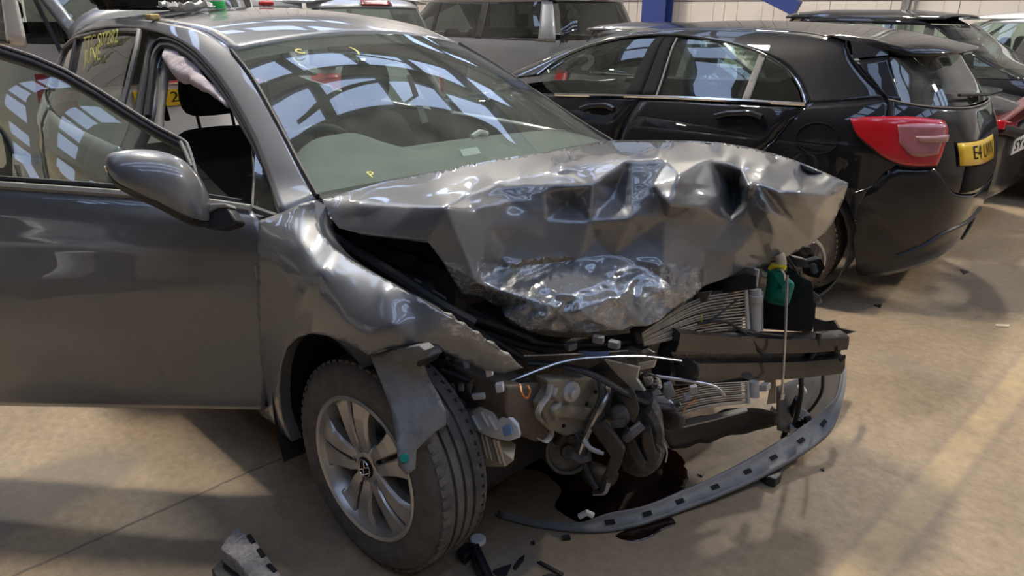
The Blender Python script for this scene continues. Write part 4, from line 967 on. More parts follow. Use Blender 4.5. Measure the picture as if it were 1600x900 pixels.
# ------------------------------------------------------------------ the other parked cars
def simple_car(name, label, x, y, th, paint, H=1.5, Wd=.89, xr=-.82, xf=3.4, belt=.98, zt=None, ws=(2.3, 1.35), rg=(-.72, -.45), side=((1.95, 1.05, 1.45, 1.0), (.97, .05, .92, .25)), wheels=(0, 2.65), R=.32,
               glass=None, n=4.4, rearglass=None, rear_z=None, seats=True, lamp=(.75, 1.0, .56), plate=None, platez=.8, roofc=None, side_inset=.20, mirrors=True):
    r = empty(name, (x, y, 0), label, 'car', rotz=th, world=False)
    zt = zt or H-.12; zr = H-.05; glass = glass or M['glass_side']; rearglass = rearglass or M['glass_rear']
    bt = [(.15, Wd-.05), (.3, Wd-.015), (.55, Wd), (belt-.12, Wd), (belt, Wd-.03), ((belt+zt)/2, Wd-.03-side_inset*.5), (zt, Wd-.03-side_inset), (zr, Wd-.06-side_inset), (H+.02, Wd-.12-side_inset)]
    rt = [(.15, xr+.1), (.4, xr), (.8, xr), (belt, rg[0]-.04), (zt, rg[1]-.02), (zr, rg[1]+.06), (H+.02, rg[1]+.2)]
    ft = [(.15, xf-.1), (.5, xf), (belt-.2, xf-.05), (belt-.06, xf-.25), (belt, ws[0]+.05), (zt, ws[1]+.03), (zr, ws[1]-.08), (H+.02, ws[1]-.2)]
    C = Body(bt, rt, ft, n, pose(x, y, th), r)
    # lower shell as one ring loft
    K = 72; zs = np.r_[np.linspace(.22, belt-.10, 9), np.linspace(belt-.06, belt, 3)]; V = []
    for z in zs:
        f = xf-(.25 if z > belt-.05 else .06 if z > belt-.25 else 0) - (.1 if z < .3 else 0); rr = float(C.xr(z)); a, c, b = (f-rr)/2, (f+rr)/2, float(C.b(z))
        for q in range(K):
            t = 2*math.pi*q/K; V.append((c+a*np.sign(math.cos(t))*abs(math.cos(t))**(2/n), b*np.sign(math.sin(t))*abs(math.sin(t))**(2/n), z))
    shell = mesh('body_shell', np.array(V), gridf(K, len(zs), True), paint, r, True)
    f = MB().add(np.array(V)[-K:], [tuple(range(K))]).build('bonnet', paint, r)
    cx0 = ws[0]+.0; MB().box(((cx0+rg[0])/2, 0, belt-.01), (cx0-rg[0]-.1, 1.5*Wd/.89-.1, .03)).build('cabin_floor', M['plastic_soft'], r)
    for sg in (1, -1):
        for (a0, a1, b0, b1) in side:
            gl = C.panel('side_window', C.side([(a0, belt+.02), (a1, belt+.02)], sg), C.side([(b0, zt), (b1, zt)], sg), glass, 14, 8, off=-.006, thick=0, smooth=False)
        xsb = [ws[0]-.22]+[v for s_ in side for v in s_[:2]]+[None]; xst = [ws[1]-.12]+[v for s_ in side for v in s_[2:]]+[None]
        for i in range(0, len(xsb), 2):
            A = C.side([(xsb[i], belt-.01), (xst[i], zt)], sg)
            if xsb[i+1] is None: Bq = C.end([(sg*(Wd-.14), belt-.01), (sg*(Wd-.10-side_inset), zt)], -1)
            else: Bq = C.side([(xsb[i+1], belt-.01), (xst[i+1], zt)], sg)
            C.panel('window_pillar', A, Bq, paint if i == 0 or xsb[i+1] is None else M['plastic'], 10, 8, smooth=False)
        C.panel('cant_rail', C.side([(ws[1]-.12, zt), ((ws[1]+rg[1])/2, zt), (rg[1]+.2, zt)], sg), C.side([(ws[1]-.30, zr), ((ws[1]+rg[1])/2, zr), (rg[1]+.25, zr)], sg), paint, 20, 4)
        MB().tube(C.proj(C.side([(x_, belt+.005) for x_ in np.linspace(ws[0]-.3, rg[0]+.25, 20)], sg), .004), .008, 6).build('waist_moulding', M['plastic'], r, True)
        for wx in wheels:
            wheel(r, (wx, sg*(Wd-.035), R), (0, sg, 0), R, .2, R*.66, False, phase=.2)
            MB().lathe([(R+.055, -.004), (R+.05, .012), (1e-4, .012)], (wx, sg*(Wd+.002), R+.005), (0, -sg, 0), 32).build('wheel_arch', M['plastic_soft'], r, True)
        C.panel('tail_lamp', C.end([(sg*(Wd-.14), lamp[0]), (sg*lamp[2], lamp[0])], -1), C.end([(sg*(Wd-.15), lamp[1]), (sg*lamp[2], lamp[1])], -1), M['red_lens'], 8, 6, off=.012, smooth=False)
        C.panel('headlamp', C.end([(sg*(Wd-.15), .62), (sg*.5, .60)], 1), C.end([(sg*(Wd-.17), .76), (sg*.5, .74)], 1), M['lamp_glass'], 8, 6, off=.012, smooth=False)
        if mirrors: MB().box((ws[0]-.28, sg*(Wd+.10), belt+.06), (.12, .20, .13)).build('door_mirror', paint, r, True, .03)
    zb = rear_z or belt+.02
    C.panel('rear_window', C.end([(Wd-.16, zb), (0, zb-.01), (-Wd+.16, zb)], -1), C.end([(Wd-.14-side_inset, zt), (0, zt+.01), (-Wd+.14+side_inset, zt)], -1), rearglass, 20, 8, off=-.004, thick=0)
    C.panel('rear_header', C.end([(Wd-.12-side_inset, zt), (0, zt+.01), (-Wd+.12+side_inset, zt)], -1), C.end([(Wd-.15-side_inset, zr), (0, zr+.02), (-Wd+.15+side_inset, zr)], -1), paint, 20, 4, off=.01)
    C.panel('high_brake_light', C.end([(.17, zt+.012), (-.17, zt+.012)], -1), C.end([(.16, zt+.05), (-.16, zt+.05)], -1), M['red_dark'], 8, 3, off=.03, smooth=False)
    C.panel('windscreen', C.end([(Wd-.16, belt+.02), (0, belt+.02), (-Wd+.16, belt+.02)], 1), C.end([(Wd-.14-side_inset, zt), (0, zt), (-Wd+.14+side_inset, zt)], 1), M['glass_side'], 20, 8, thick=0)
    xsr = np.linspace(ws[1]-.02, rg[1]+.05, 24); V = []
    for x_ in xsr:
        for q in np.linspace(-1, 1, 15):
            e = min(1, (ws[1]-x_+.1)/.6, (x_-rg[1]+.12)/.5); V.append((x_, q*(Wd-.055-side_inset)*(.93+.07*min(1, e)), zr-.02+(.07*(1-q**4))*np.clip(e, 0, 1)**.6))
    mesh('roof', np.array(V), gridf(15, 24), paint, r, True, .02, toward=(1, 0, 9))
    C.panel('rear_bumper', C.end([(Wd-.03, .28), (0, .28), (-Wd+.03, .28)], -1), C.end([(Wd-.03, .58), (0, .58), (-Wd+.03, .58)], -1), paint, 20, 6, off=.035)
    if seats:
        s0 = (side[0][0]+side[0][1])/2-.15
        for yy in (.37, -.37): seat(r, s0+.1, yy)
        MB().box((s0-.75, 0, belt-.2), (.15, 1.2, .6), Ry(-.2)).build('rear_bench', M['fabric'], r, True, .05)
        for yy in (.38, -.38): MB().box((s0-.82, yy, belt+.20), (.09, .26, .18)).build('rear_headrest', M['fabric'], r, True, .05)
    if plate:
        txt, mt, end_ = plate; xx = float(C.end([(0, platez)], end_)[0][0])+end_*.015
        p = MB().box((xx, 0, platez), (.012, .52, .112)).build('number_plate', M[mt], r, False, .003)
        lettering('plate_lettering', txt, (xx+end_*.008, 0 if len(txt) > 2 else -.012, platez), (0, end_, 0), (0, 0, 1), .10, M['ink'], p, .001, .46 if len(txt) > 2 else .055)
    return r, C
# white van behind the grey car: its back is seen over the roof and through the cabin
van, VC = simple_car('delivery_van', 'white van standing behind the grey car, dark tailgate window and yellow plate', -4.80, .30, math.pi, M['white_car'], H=2.05, Wd=.93, xr=-.88, xf=4.0, belt=1.30, zt=1.92, ws=(3.3, 2.6), rg=(-.84, -.74),
    side=((2.95, 2.0, 2.55, 1.95), (1.9, .7, 1.86, .7), (.6, -.55, .6, -.5)), wheels=(0, 3.0), R=.34, n=7, mirrors=False, lamp=(.92, 1.12, .70), side_inset=.08, plate=('2', 'yellow_plate', -1), platez=.93, rear_z=1.34, glass=M['glass_dark'], rearglass=M['glass_dark'])
MB().lathe([(1e-4, .012), (.055, .010), (.06, 0)], (0, 0, 0), (-1, 0, 0), 24).build('badge_plate', M['blue_film'], van, True).location = (-.885, .03, 1.12)
MB().box((-.90, 0, 1.045), (.03, .9, .05)).build('tailgate_strip', M['chrome'], van, True, .01)
MB().tube([(-.93, -.55, .98), (-.925, .05, 1.46)], .009, 6).build('rear_wiper', M['plastic'], van, True)
# silver estate, back window full of sky
simple_car('estate_car', 'silver estate car with red high brake light, seen over the grey roof', -4.85, 2.40, math.pi+.02, M['silver_car'], H=1.66, Wd=.88, xr=-.78, xf=3.5, belt=1.06, zt=1.53, ws=(2.4, 1.5), rg=(-.70, -.48), rearglass=M['glass_rear'], side_inset=.14, mirrors=False)
# slate people carrier
simple_car('people_carrier', 'slate grey people carrier with tall side windows and dark rear window', -5.15, 5.80, math.pi, M['mpv_car'], H=1.80, Wd=.91, xr=-.84, xf=3.6, belt=1.20, zt=1.63, ws=(2.75, 1.9), rg=(-.80, -.66),
    side=((2.4, 1.55, 2.1, 1.5), (1.47, .62, 1.44, .62), (.50, -.45, .50, -.38)), wheels=(0, 2.7), n=6, glass=M['glass_dark'], rearglass=M['glass_dark'], rear_z=1.08, side_inset=.14, lamp=(.72, 1.0, .70), mirrors=False)
# black car behind the black hatchback
simple_car('saloon_car', 'black car behind the black hatchback, only its curved roof in view', -1.55, 6.55, 0.0, M['black_car'], H=1.56, Wd=.88, belt=1.0, zt=1.43, ws=(1.95, .95), rg=(-.78, -.62), side=((1.6, .9, 1.05, .85), (.8, .05, .78, .1), (-.05, -.5, 0, -.45)), wheels=(0, 2.6), side_inset=.20, mirrors=False)
# white car at the right
simple_car('estate_car', 'white car with black window surrounds at the far right by the wall', .80, 8.75, math.pi, M['white_car'], H=1.56, Wd=.90, belt=.96, zt=1.44, ws=(2.75, 1.75), rg=(-.78, -.60), side=((2.2, 1.28, 1.62, 1.12), (1.12, .12, .98, .14), (.02, -.5, .05, -.42)), wheels=(0, 2.75), side_inset=.18)
# dark damaged car behind the black hatchback's tail
wr, WC = simple_car('wrecked_car', 'black damaged car with torn nose and white plate behind the yellow-plated hatchback', -2.88, 4.72, 0.0, M['black_dusty'], H=1.43, Wd=.82, xf=3.28, belt=.97, zt=1.30, ws=(1.95, 1.05), rg=(-.72, -.5), side=((1.6, .85, 1.1, .8), (.77, .0, .74, .1)), wheels=(0, 2.55), plate=('SY16', 'white_plate', 1), platez=.63, mirrors=False)
MB().box((3.22, .0, .86), (.10, 1.2, .10), Rx(.10)).build('bumper_beam', M['red_dark'], wr, True, .01)
MB().tube([(3.25, -.62, .80), (3.30, -.3, .74), (3.27, .1, .78), (3.22, .6, .84)], .035, 8).build('torn_grille', M['plastic'], wr, True)
MB().box((3.25, -.45, .80), (.06, .40, .06), Rx(-.12)).build('torn_lamp', M['red_lens'], wr, True, .01)
# the car that the open door mirrors
simple_car('hatchback_car', 'silver hatchback parked to the side, seen only as a reflection in the open door', -.75, -4.35, math.pi, M['silver_car'], H=1.47)

# ------------------------------------------------------------------ crumpled sheet metal and the torn nose of the grey car
def P3(q):
    px, py, k, v = q
    if k == 'c':      # on a cylinder of radius v about the front wheel's axle
        o, d_ = ray(px, py); ox, oz = o[0]-.03, o[2]-.325; a = d_[0]**2+d_[2]**2; b = 2*(ox*d_[0]+oz*d_[2]); c = ox*ox+oz*oz-v*v
        return o+d_*((-b-math.sqrt(max(0, b*b-4*a*c)))/(2*a))
    return at(px, py, **{k: v})
def dep(P): return float((np.asarray(P)-CP) @ AX[2])
def tps(X, t, lam=1e-3):
    X = X/100.0
    def U(r2): return np.where(r2 > 1e-12, r2*np.log(r2+1e-12), 0)
    n = len(X); K = U(((X[:, None]-X[None])**2).sum(-1))+lam*np.eye(n); Pm = np.c_[np.ones(n), X]
    A = np.block([[K, Pm], [Pm.T, np.zeros((3, 3))]]); w = np.linalg.solve(A, np.r_[t, 0, 0, 0])
    def f(Q):
        Q = Q/100.0; return U(((Q[:, None]-X[None])**2).sum(-1)) @ w[:n]+np.c_[np.ones(len(Q)), Q] @ w[n:]
    return f
def lintri(X, t, edges=()):
    vs, es, fs, ov, oe, of = delaunay_2d_cdt([Vector(p) for p in X], list(edges), [], 0, 1e-6)
    src = [o[0] if o else 0 for o in ov]; vs = np.array([tuple(v) for v in vs]); tv = np.array([t[i] for i in src])
    def f(Q):
        out = np.full(len(Q), np.nan)
        for a, b, c in fs:
            A, B_, C_ = vs[a], vs[b], vs[c]; d = (B_[0]-A[0])*(C_[1]-A[1])-(C_[0]-A[0])*(B_[1]-A[1])
            if abs(d) < 1e-9: continue
            u = ((Q[:, 0]-A[0])*(C_[1]-A[1])-(C_[0]-A[0])*(Q[:, 1]-A[1]))/d; v = ((B_[0]-A[0])*(Q[:, 1]-A[1])-(Q[:, 0]-A[0])*(B_[1]-A[1]))/d
            m_ = (u >= -1e-6) & (v >= -1e-6) & (u+v <= 1+1e-6); out[m_] = tv[a]+u[m_]*(tv[b]-tv[a])+v[m_]*(tv[c]-tv[a])
        return out
    return f
def inside(poly, Q):
    r = np.zeros(len(Q), bool); n = len(poly)
    for i in range(n):
        a, b = poly[i], poly[(i+1) % n]
        c = (a[1] > Q[:, 1]) != (b[1] > Q[:, 1])
        with np.errstate(divide='ignore', invalid='ignore'): r ^= c & (Q[:, 0] < (b[0]-a[0])*(Q[:, 1]-a[1])/(b[1]-a[1])+a[0])
    return r
def sheet(outline, ctrl, step=6.0, blend=.5, creases=(), fn=None, seed=1):
    """surface over the traced outline; every control point has its own measured place in the car, the rest is interpolated"""
    allp = list(outline)+list(ctrl); X = np.array([p[:2] for p in allp], float); T = np.array([dep(P3(p)) for p in allp])
    idx = {tuple(p[:2]): i for i, p in enumerate(allp)}; E_ = []
    no = len(outline); E_ += [(i, (i+1) % no) for i in range(no)]
    for c in creases: E_ += [(idx[a], idx[b]) for a, b in zip(c[:-1], c[1:])]
    ft, fl = tps(X, T), lintri(X, T, E_)
    O = []
    for i in range(no):
        a, b = X[i], X[(i+1) % no]; k = max(1, int(np.linalg.norm(b-a)/step))
        O += [a+(b-a)*j/k for j in range(k)]
    O = np.array(O); rnd = random.Random(seed)
    x0, y0 = O.min(0); x1, y1 = O.max(0); I = []
    j = 0; y = y0
    while y < y1:
        x = x0+(step/2 if j % 2 else 0)
        while x < x1: I.append((x+rnd.uniform(-.2, .2)*step, y+rnd.uniform(-.2, .2)*step)); x += step
        y += step*.87; j += 1
    I = np.array(I); I = I[inside(O, I)]
    dmin = np.sqrt(((I[:, None]-O[None])**2).sum(-1)).min(1); I = I[dmin > step*.45]
    Q = np.vstack([O, I]); nO = len(O)
    vs, es, fs, ov, oe, of = delaunay_2d_cdt([Vector(p) for p in Q], [(i, (i+1) % nO) for i in range(nO)], [], 0, 1e-6)
    Q = np.array([tuple(v) for v in vs]); ce_ = np.array([Q[list(f)].mean(0) for f in fs]); fs = [tuple(f) for f, k in zip(fs, inside(O, ce_)) if k]
    a = ft(Q); l = fl(Q); l = np.where(np.isnan(l), a, l); bw = blend(Q) if callable(blend) else blend; D_ = bw*a+(1-bw)*l
    V = []
    for q, d in zip(Q, D_):
        o, v = ray(*q); p_ = o+v*d
        if fn: d += fn(q, p_); p_ = o+v*d
        V.append(p_)
    return np.array(V), fs, Q, nO
def sheetobj(name, mats, parent, outline, ctrl, matfn=None, thick=.0025, **k):
    V, F, Q, nO = sheet(outline, ctrl, **k)
    o = mesh(name, V, F, mats, parent, True, thick, toward=CP)
    if matfn:
        cs = [Q[list(p.vertices)].mean(0) for p in o.data.polygons]
        for p, c in zip(o.data.polygons, cs): p.material_index = matfn(c)
    return o, V, Q, nO
def ridged(p, s, seed=0.0):
    return 1-2*abs(noise.noise(Vector((p[0]*s+seed, p[1]*s, p[2]*s))))

# ---- bonnet
b_out = [(503, 312, 'y', -.72), (550, 298, 'x', -.22), (600, 284, 'x', -.185), (650, 274, 'x', -.155), (700, 264, 'x', -.13), (750, 254, 'x', -.115), (800, 245, 'x', -.105), (850, 237, 'x', -.10), (900, 229, 'x', -.10), (935, 222, 'x', -.10), (960, 219, 'x', -.08),
  (1000, 219, 'x', .04), (1040, 219, 'x', .14), (1080, 220, 'x', .22), (1120, 222, 'x', .29), (1165, 229, 'x', .355), (1210, 240, 'x', .42), (1250, 253, 'x', .50), (1290, 270, 'x', .58), (1326, 286, 'y', .72), (1318, 312, 'y', .71), (1302, 348, 'y', .67), (1288, 365, 'y', .64),
  (1267, 381, 'z', .80), (1240, 396, 'z', .78), (1203, 412, 'z', .765), (1147, 430, 'z', 0.765), (1100, 447, 'z', 0.745), (1083, 464, 'z', 0.730), (1050, 484, 'z', 0.710), (1030, 501, 'z', 0.705), (1012, 509, 'z', 0.700), (990, 510, 'z', 0.700), (975, 516, 'z', 0.695), (925, 521, 'z', 0.700), (860, 519, 'z', 0.715), (825, 517, 'z', 0.730),
  (808, 507, 'z', 0.745), (790, 495, 'z', 0.760), (780, 481, 'z', .755), (755, 466, 'z', .79), (720, 459, 'y', -.60), (710, 440, 'y', -.615), (692, 410, 'y', -.64), (668, 377, 'y', -.665), (600, 369, 'y', -.72), (560, 364, 'y', -.735), (530, 357, 'y', -.74), (514, 338, 'y', -.735)]
b_ctl = [(600, 320, 'y', -.685), (650, 323, 'y', -.66), (697, 323, 'y', -.625), (560, 316, 'y', -.705),
  # plateau ridge
  (730, 306, 'z', 1.055), (777, 287, 'z', 1.072), (815, 277, 'z', 1.078), (855, 267, 'z', 1.085), (875, 257, 'z', 1.10), (930, 252, 'z', 1.105), (986, 246, 'z', 1.122), (1040, 249, 'z', 1.112), (1105, 249, 'z', 1.10), (1135, 255, 'z', 1.085), (1160, 266, 'z', 1.065),
  # dents below the ridge
  (740, 328, 'z', 1.03), (800, 315, 'z', 1.03), (850, 300, 'z', 1.05), (925, 290, 'z', 1.065), (886, 318, 'z', 1.005), (960, 300, 'z', 1.03), (1020, 290, 'z', 1.055), (1060, 275, 'z', 1.085), (1080, 300, 'z', 1.035), (1045, 320, 'z', 1.02),
  # edge where it turns down
  (765, 352, 'x', 0.170), (810, 350, 'x', 0.195), (852, 345, 'x', 0.225), (920, 347, 'x', 0.300), (984, 342, 'x', 0.375), (1040, 340, 'x', 0.420), (1090, 326, 'z', .99), (1122, 308, 'z', 1.005), (1143, 290, 'z', 1.0), (1148, 305, 'z', .965), (1165, 318, 'z', .985),
  # fan on the right
  (1185, 288, 'z', 1.045), (1215, 300, 'z', 1.025), (1250, 300, 'z', 1.02), (1290, 305, 'z', .985), (1200, 330, 'z', .975), (1240, 350, 'x', 0.605), (1275, 340, 'z', .915), (1210, 365, 'z', .88), (1170, 290, 'z', 1.05), (1260, 265, 'x', .50), (1200, 255, 'z', 1.075), (1110, 232, 'x', .30), (1030, 232, 'z', 1.125), (960, 234, 'z', 1.105), (870, 245, 'x', -.03),
  # the face below
  (790, 385, 'x', 0.184), (852, 375, 'x', 0.236), (930, 372, 'x', 0.300), (1000, 365, 'x', 0.375), (1080, 350, 'x', 0.455), (1140, 345, 'x', 0.500), (1180, 360, 'x', 0.555),
  # valley fold
  (745, 440, 'y', -.585), (775, 421, 'x', 0.190), (810, 416, 'x', 0.220), (845, 414, 'x', 0.248), (905, 405, 'x', 0.300), (960, 400, 'x', 0.345), (1035, 396, 'x', 0.435), (1100, 392, 'x', 0.480), (1150, 395, 'x', 0.535),
  # lower flap
  (800, 440, 'x', 0.250), (850, 440, 'x', 0.305), (900, 432, 'x', 0.340), (960, 425, 'x', 0.380), (1020, 420, 'x', 0.430), (1080, 420, 'x', 0.475), (780, 455, 'x', 0.250), (830, 470, 'x', 0.325), (890, 465, 'x', 0.380), (950, 465, 'x', 0.425), (1010, 460, 'x', 0.460), (1050, 450, 'x', 0.480), (850, 498, 'x', 0.370), (920, 497, 'x', 0.430), (980, 492, 'x', 0.455)]
b_cr = [[(503, 312), (560, 316), (600, 320), (650, 323), (697, 323)], [(697, 323), (730, 306), (777, 287), (815, 277), (855, 267), (875, 257), (930, 252), (986, 246), (1040, 249), (1105, 249), (1135, 255), (1160, 266), (1185, 288)],
  [(697, 323), (668, 377)], [(697, 323), (745, 440)], [(745, 440), (720, 459)], [(697, 323), (765, 352), (810, 350), (852, 345), (920, 347), (984, 342), (1040, 340), (1090, 326), (1122, 308), (1143, 290)], [(777, 287), (925, 290)], [(925, 290), (986, 246)], [(986, 246), (984, 342)], [(925, 290), (920, 347)],
  [(745, 440), (775, 421), (810, 416), (845, 414), (905, 405), (960, 400), (1035, 396), (1100, 392)], [(1143, 290), (1148, 305), (1165, 318), (1200, 330), (1240, 350)], [(1185, 288), (1240, 350)], [(1100, 392), (1083, 464)], [(900, 432), (950, 465), (990, 510)], [(775, 421), (765, 352)]]
def fold(p, s_, seed=0.0):
    """creased noise: straight flanks meeting in sharp edges"""
    q = Vector((p[0]*s_+seed, p[1]*s_+seed*.7, p[2]*s_*.8)); a_ = noise.noise(q)*2.2; return abs((a_+.5) % 1.0-.5)*2-.5
def b_noise(q, p):
    x, y = q; low = np.clip((y-402-.02*(x-900))/14, 0, 1) if x < 1105 else 0.0
    low *= np.clip((1110-x)/40, 0, 1)*np.clip((x-722)/30, 0, 1)
    edge_ = np.interp(x, [500, 700, 900, 960, 1120, 1210, 1326], [312, 264, 229, 219, 222, 240, 286]); we = np.clip((y-edge_-10)/26, 0, 1)
    mid = we*math.exp(-((y-300)/40)**2)*np.clip((x-700)/40, 0, 1)*np.clip((1170-x)/40, 0, 1)
    d = low*(.011*fold(p, 5.0, 1.3)+.0075*fold(p, 11, 4.1)+.0034*fold(p, 24, 7.7)+.0010*noise.noise(Vector(p)*60))
    sm = noise.noise(Vector((x/62, y/15, 3.1)))+.55*noise.noise(Vector((x/30, y/8, 7.4)))
    d += mid*(.0050*sm+.0028*fold(p, 7, 9.1))
    d += .0022*we*noise.noise(Vector((x/90, y/26, 9.9)))
    r_ = math.hypot(x-1160, y-275); an = math.atan2(y-275, x-1160)
    fan = np.clip((r_-12)/30, 0, 1)*np.clip((175-r_)/120, 0, 1)*math.exp(-((an-.62)/.55)**2)
    d += fan*.0055*(abs(((an*5.2) % 1.0)-.5)*2-.5)
    d += we*.0008*noise.noise(Vector(p)*5)
    d += .030*math.exp(-((x-1147)/9)**2-((y-290)/12)**2)+.018*math.exp(-((x-1152)/14)**2-((y-318)/11)**2)
    return d
def b_mat(c):
    x, y = c; k = noise.noise(Vector((x/17, y/17, 2.2)))+.5*noise.noise(Vector((x/6, y/6, 5)))
    if y > 412+.02*(x-800) and x < 1095+14*k: return 1
    return 0
bon, bV, bQ, bN = sheetobj('bonnet', [M['golf'], M['golf_scraped']], golf, b_out, b_ctl, b_mat, .0025, step=4.0, blend=lambda Q_: 1-.80*np.clip((Q_[:, 1]-np.interp(Q_[:, 0], [500, 700, 900, 960, 1120, 1210, 1326], [312, 264, 229, 219, 222, 240, 286])-14)/26, 0, 1), creases=b_cr, fn=b_noise)
# the rest of the bonnet, out of sight from the front: it runs back to the hinge line
rim_ = np.array([P3(q) for q in b_out[:20]]); back_ = []
for i, p_ in enumerate(rim_):
    if i <= 10: rim_[i] = p_-np.array([.004, 0, .010]); back_.append(p_+np.array([-.04, 0, -.035]))
    else:
        rim_[i] = p_-np.array([.0, .0, .004]); f_ = (i-10)/9; back_.append(np.array([-.12+.42*f_**1.6, .28+.47*f_**.7, 1.03-.055*f_]))
V_, F_ = G.grid(rim_, np.array(back_), 90, 8, 0, False, True)
mesh('bonnet_rear', V_, F_, M['golf'], bon, True, .0025, toward=(0, 0, 6))
# inner skin seen under the lifted edge
in0 = np.array([P3(q) for q in [(514, 340, 'y', -.70), (560, 366, 'y', -.69), (668, 379, 'y', -.62), (720, 460, 'y', -.56)]]); in1 = in0+np.array([[0, .30, -.06], [0, .32, -.06], [0, .32, -.08], [0, .30, -.04]])
V_, F_ = G.grid(in0, in1, 20, 5, 0, False, True); mesh('bonnet_inner_skin', V_, F_, M['plastic_soft'], bon, True)
# torn tan edge along the valley fold
for j_, (a_, b_, h_) in enumerate(((806, 418, 9), (822, 414, 12), (840, 413, 13), (858, 411, 15), (876, 409, 11), (892, 406, 8))):
    x_ = .245+(a_-806)*.00055; q_ = [at(a_-11, b_+2, x=x_), at(a_+11, b_-1, x=x_+.004), at(a_+8, b_-h_*.9, x=x_+.012), at(a_+1, b_-h_*.5, x=x_+.01), at(a_-6, b_-h_*.8, x=x_+.01)]
    MB().prism(q_, AX[2]*.004).build('torn_edge', M['torn'], bon)

# ---- right front wing
w_out = [(404, 345, 'y', -.858), (438, 333, 'y', -.815), (470, 318, 'y', -.78), (493, 312, 'y', -.755), (494, 340, 'y', -.775), (504, 366, 'y', -.79), (520, 386, 'y', -.80), (555, 410, 'y', -.80), (595, 432, 'y', -.795), (622, 447, 'y', -.79), (655, 465, 'y', -.775), (675, 480, 'y', -.76), (705, 496, 'y', -.725), (742, 517, 'y', -.675), (780, 545, 'y', -.62), (817, 575, 'y', -.565),
  (787, 583, 'y', -.60), (755, 578, 'y', -.645), (730, 566, 'y', -.68), (680, 543, 'y', -.76), (655, 536, 'y', -.80), (605, 543, 'y', -.86), (575, 555, 'y', -.885), (556, 543, 'y', -.895), (540, 534, 'y', -.90), (515, 525, 'y', -.903), (487, 521, 'y', -.905), (465, 527, 'y', -.905), (449, 543, 'y', -.905), (440, 570, 'y', -.903), (437, 610, 'y', -.895), (441, 650, 'y', -.885), (456, 690, 'y', -.87), (438, 676, 'y', -.87), (414, 641, 'y', -.868), (406, 560, 'y', -.885), (402, 470, 'y', -.892), (402, 397, 'y', -.892)]
w_ctl = [(430, 400, 'y', -.888), (470, 380, 'y', -.855), (500, 420, 'y', -.87), (450, 440, 'y', -.893), (440, 500, 'y', -.895), (490, 470, 'y', -.892), (530, 470, 'y', -.885), (545, 500, 'y', -.895), (500, 505, 'y', -.90), (580, 480, 'y', -.86), (570, 520, 'y', -.888), (620, 510, 'y', -.845), (640, 485, 'y', -.80), (540, 430, 'y', -.845), (600, 455, 'y', -.825), (680, 515, 'y', -.765), (720, 535, 'y', -.705), (770, 562, 'y', -.635), (420, 600, 'y', -.882), (505, 400, 'y', -.835), (452, 350, 'y', -.835)]
def w_noise(q, p):
    x, y = q; k = np.clip((x-430)/90, 0, 1)*np.clip((560-x)/60, .25, 1)
    d = k*.0022*ridged(p, 5, 3.0)+.0012*noise.noise(Vector(p)*6)
    d -= .012*math.exp(-(((x-500)+.55*(y-420))/13)**2)*np.clip((y-375)/30, 0, 1)*np.clip((500-y)/40, 0, 1)
    d += np.clip((x-680)/60, 0, 1)*.004*ridged(p, 25, 6)
    return d
def w_mat(c):
    x, y = c; k = noise.noise(Vector((x/14, y/14, 8.2))); e = (y-(490+(x-690)*.60))
    return 1 if x > 690 and (e < 16+14*k) else 0
wing, wV, wQ, wN = sheetobj('front_wing', [M['golf'], M['golf_scraped']], golf, w_out, w_ctl, w_mat, .0025, step=5.5, blend=.7, fn=w_noise)
# inward flange along the top edge and the rim of the arch
fl0 = np.array([P3(q) for q in w_out[3:12]]); V_, F_ = G.grid(fl0, fl0+np.array([.0, .05, -.035]), 30, 3, 0, True, True); mesh('wing_flange', V_, F_, M['golf'], wing, True)
ar = np.array([P3(q) for q in w_out[22:33]]); V_, F_ = G.grid(ar, ar+np.array([.0, .035, 0]), 40, 3, 0, True, True); mesh('arch_flange', V_, F_, M['golf'], wing, True)
# torn bright metal along the wing's front edge
for (a_, b_, c_, d_) in ((690, 487, 716, 503), (708, 500, 738, 518), (732, 514, 760, 533), (755, 530, 783, 548), (778, 546, 806, 566)):
    MB().tube([at(a_, b_, y=-.74+.0014*(a_-690)), at((a_+c_)/2+2, (b_+d_)/2-3, y=-.735+.0014*(a_-690)), at(c_, d_, y=-.70+.0014*(a_-690))], [.002, .0045, .0015], 6, flat=.4).build('torn_metal_edge', M['torn'], wing, True)
# wheel arch: dark inside liner behind and the torn liner in front of the tyre
V_ = [(-.0+.385*math.cos(a_), y_, .335+.385*math.sin(a_)) for y_ in (-.885, -.75, -.60) for a_ in np.linspace(1.2, 3.55, 24)]
mesh('wheel_arch_liner', np.array(V_), gridf(24, 3), M['plastic_soft'], golf, True)
MB().box((-.10, -.575, .62), (.5, .04, .5)).build('wheel_arch_wall', M['plastic_soft'], golf)
l_out = [(578, 556, 'y', -.865), (610, 546, 'y', -.84), (655, 548, 'y', -.80), (670, 590, 'c', .41), (682, 610, 'c', .395), (697, 642, 'c', .38), (697, 664, 'c', .37), (677, 677, 'c', .355), (651, 703, 'c', .345), (649, 733, 'c', .34), (636, 742, 'c', .338), (623, 728, 'c', .340), (619, 680, 'c', .342), (611, 640, 'c', .35), (597, 601, 'c', .37)]
l_ctl = [(630, 590, 'c', .40), (650, 640, 'c', .37), (638, 690, 'c', .346), (615, 575, 'c', .41), (665, 655, 'c', .365)]
print('liner', [np.round(P3(q), 2).tolist() for q in l_out])
lin, _, _, _ = sheetobj('torn_arch_liner', M['plastic_grey'], golf, l_out, l_ctl, None, .004, step=8, blend=.8, fn=lambda q, p: .003*ridged(p, 12, 3))
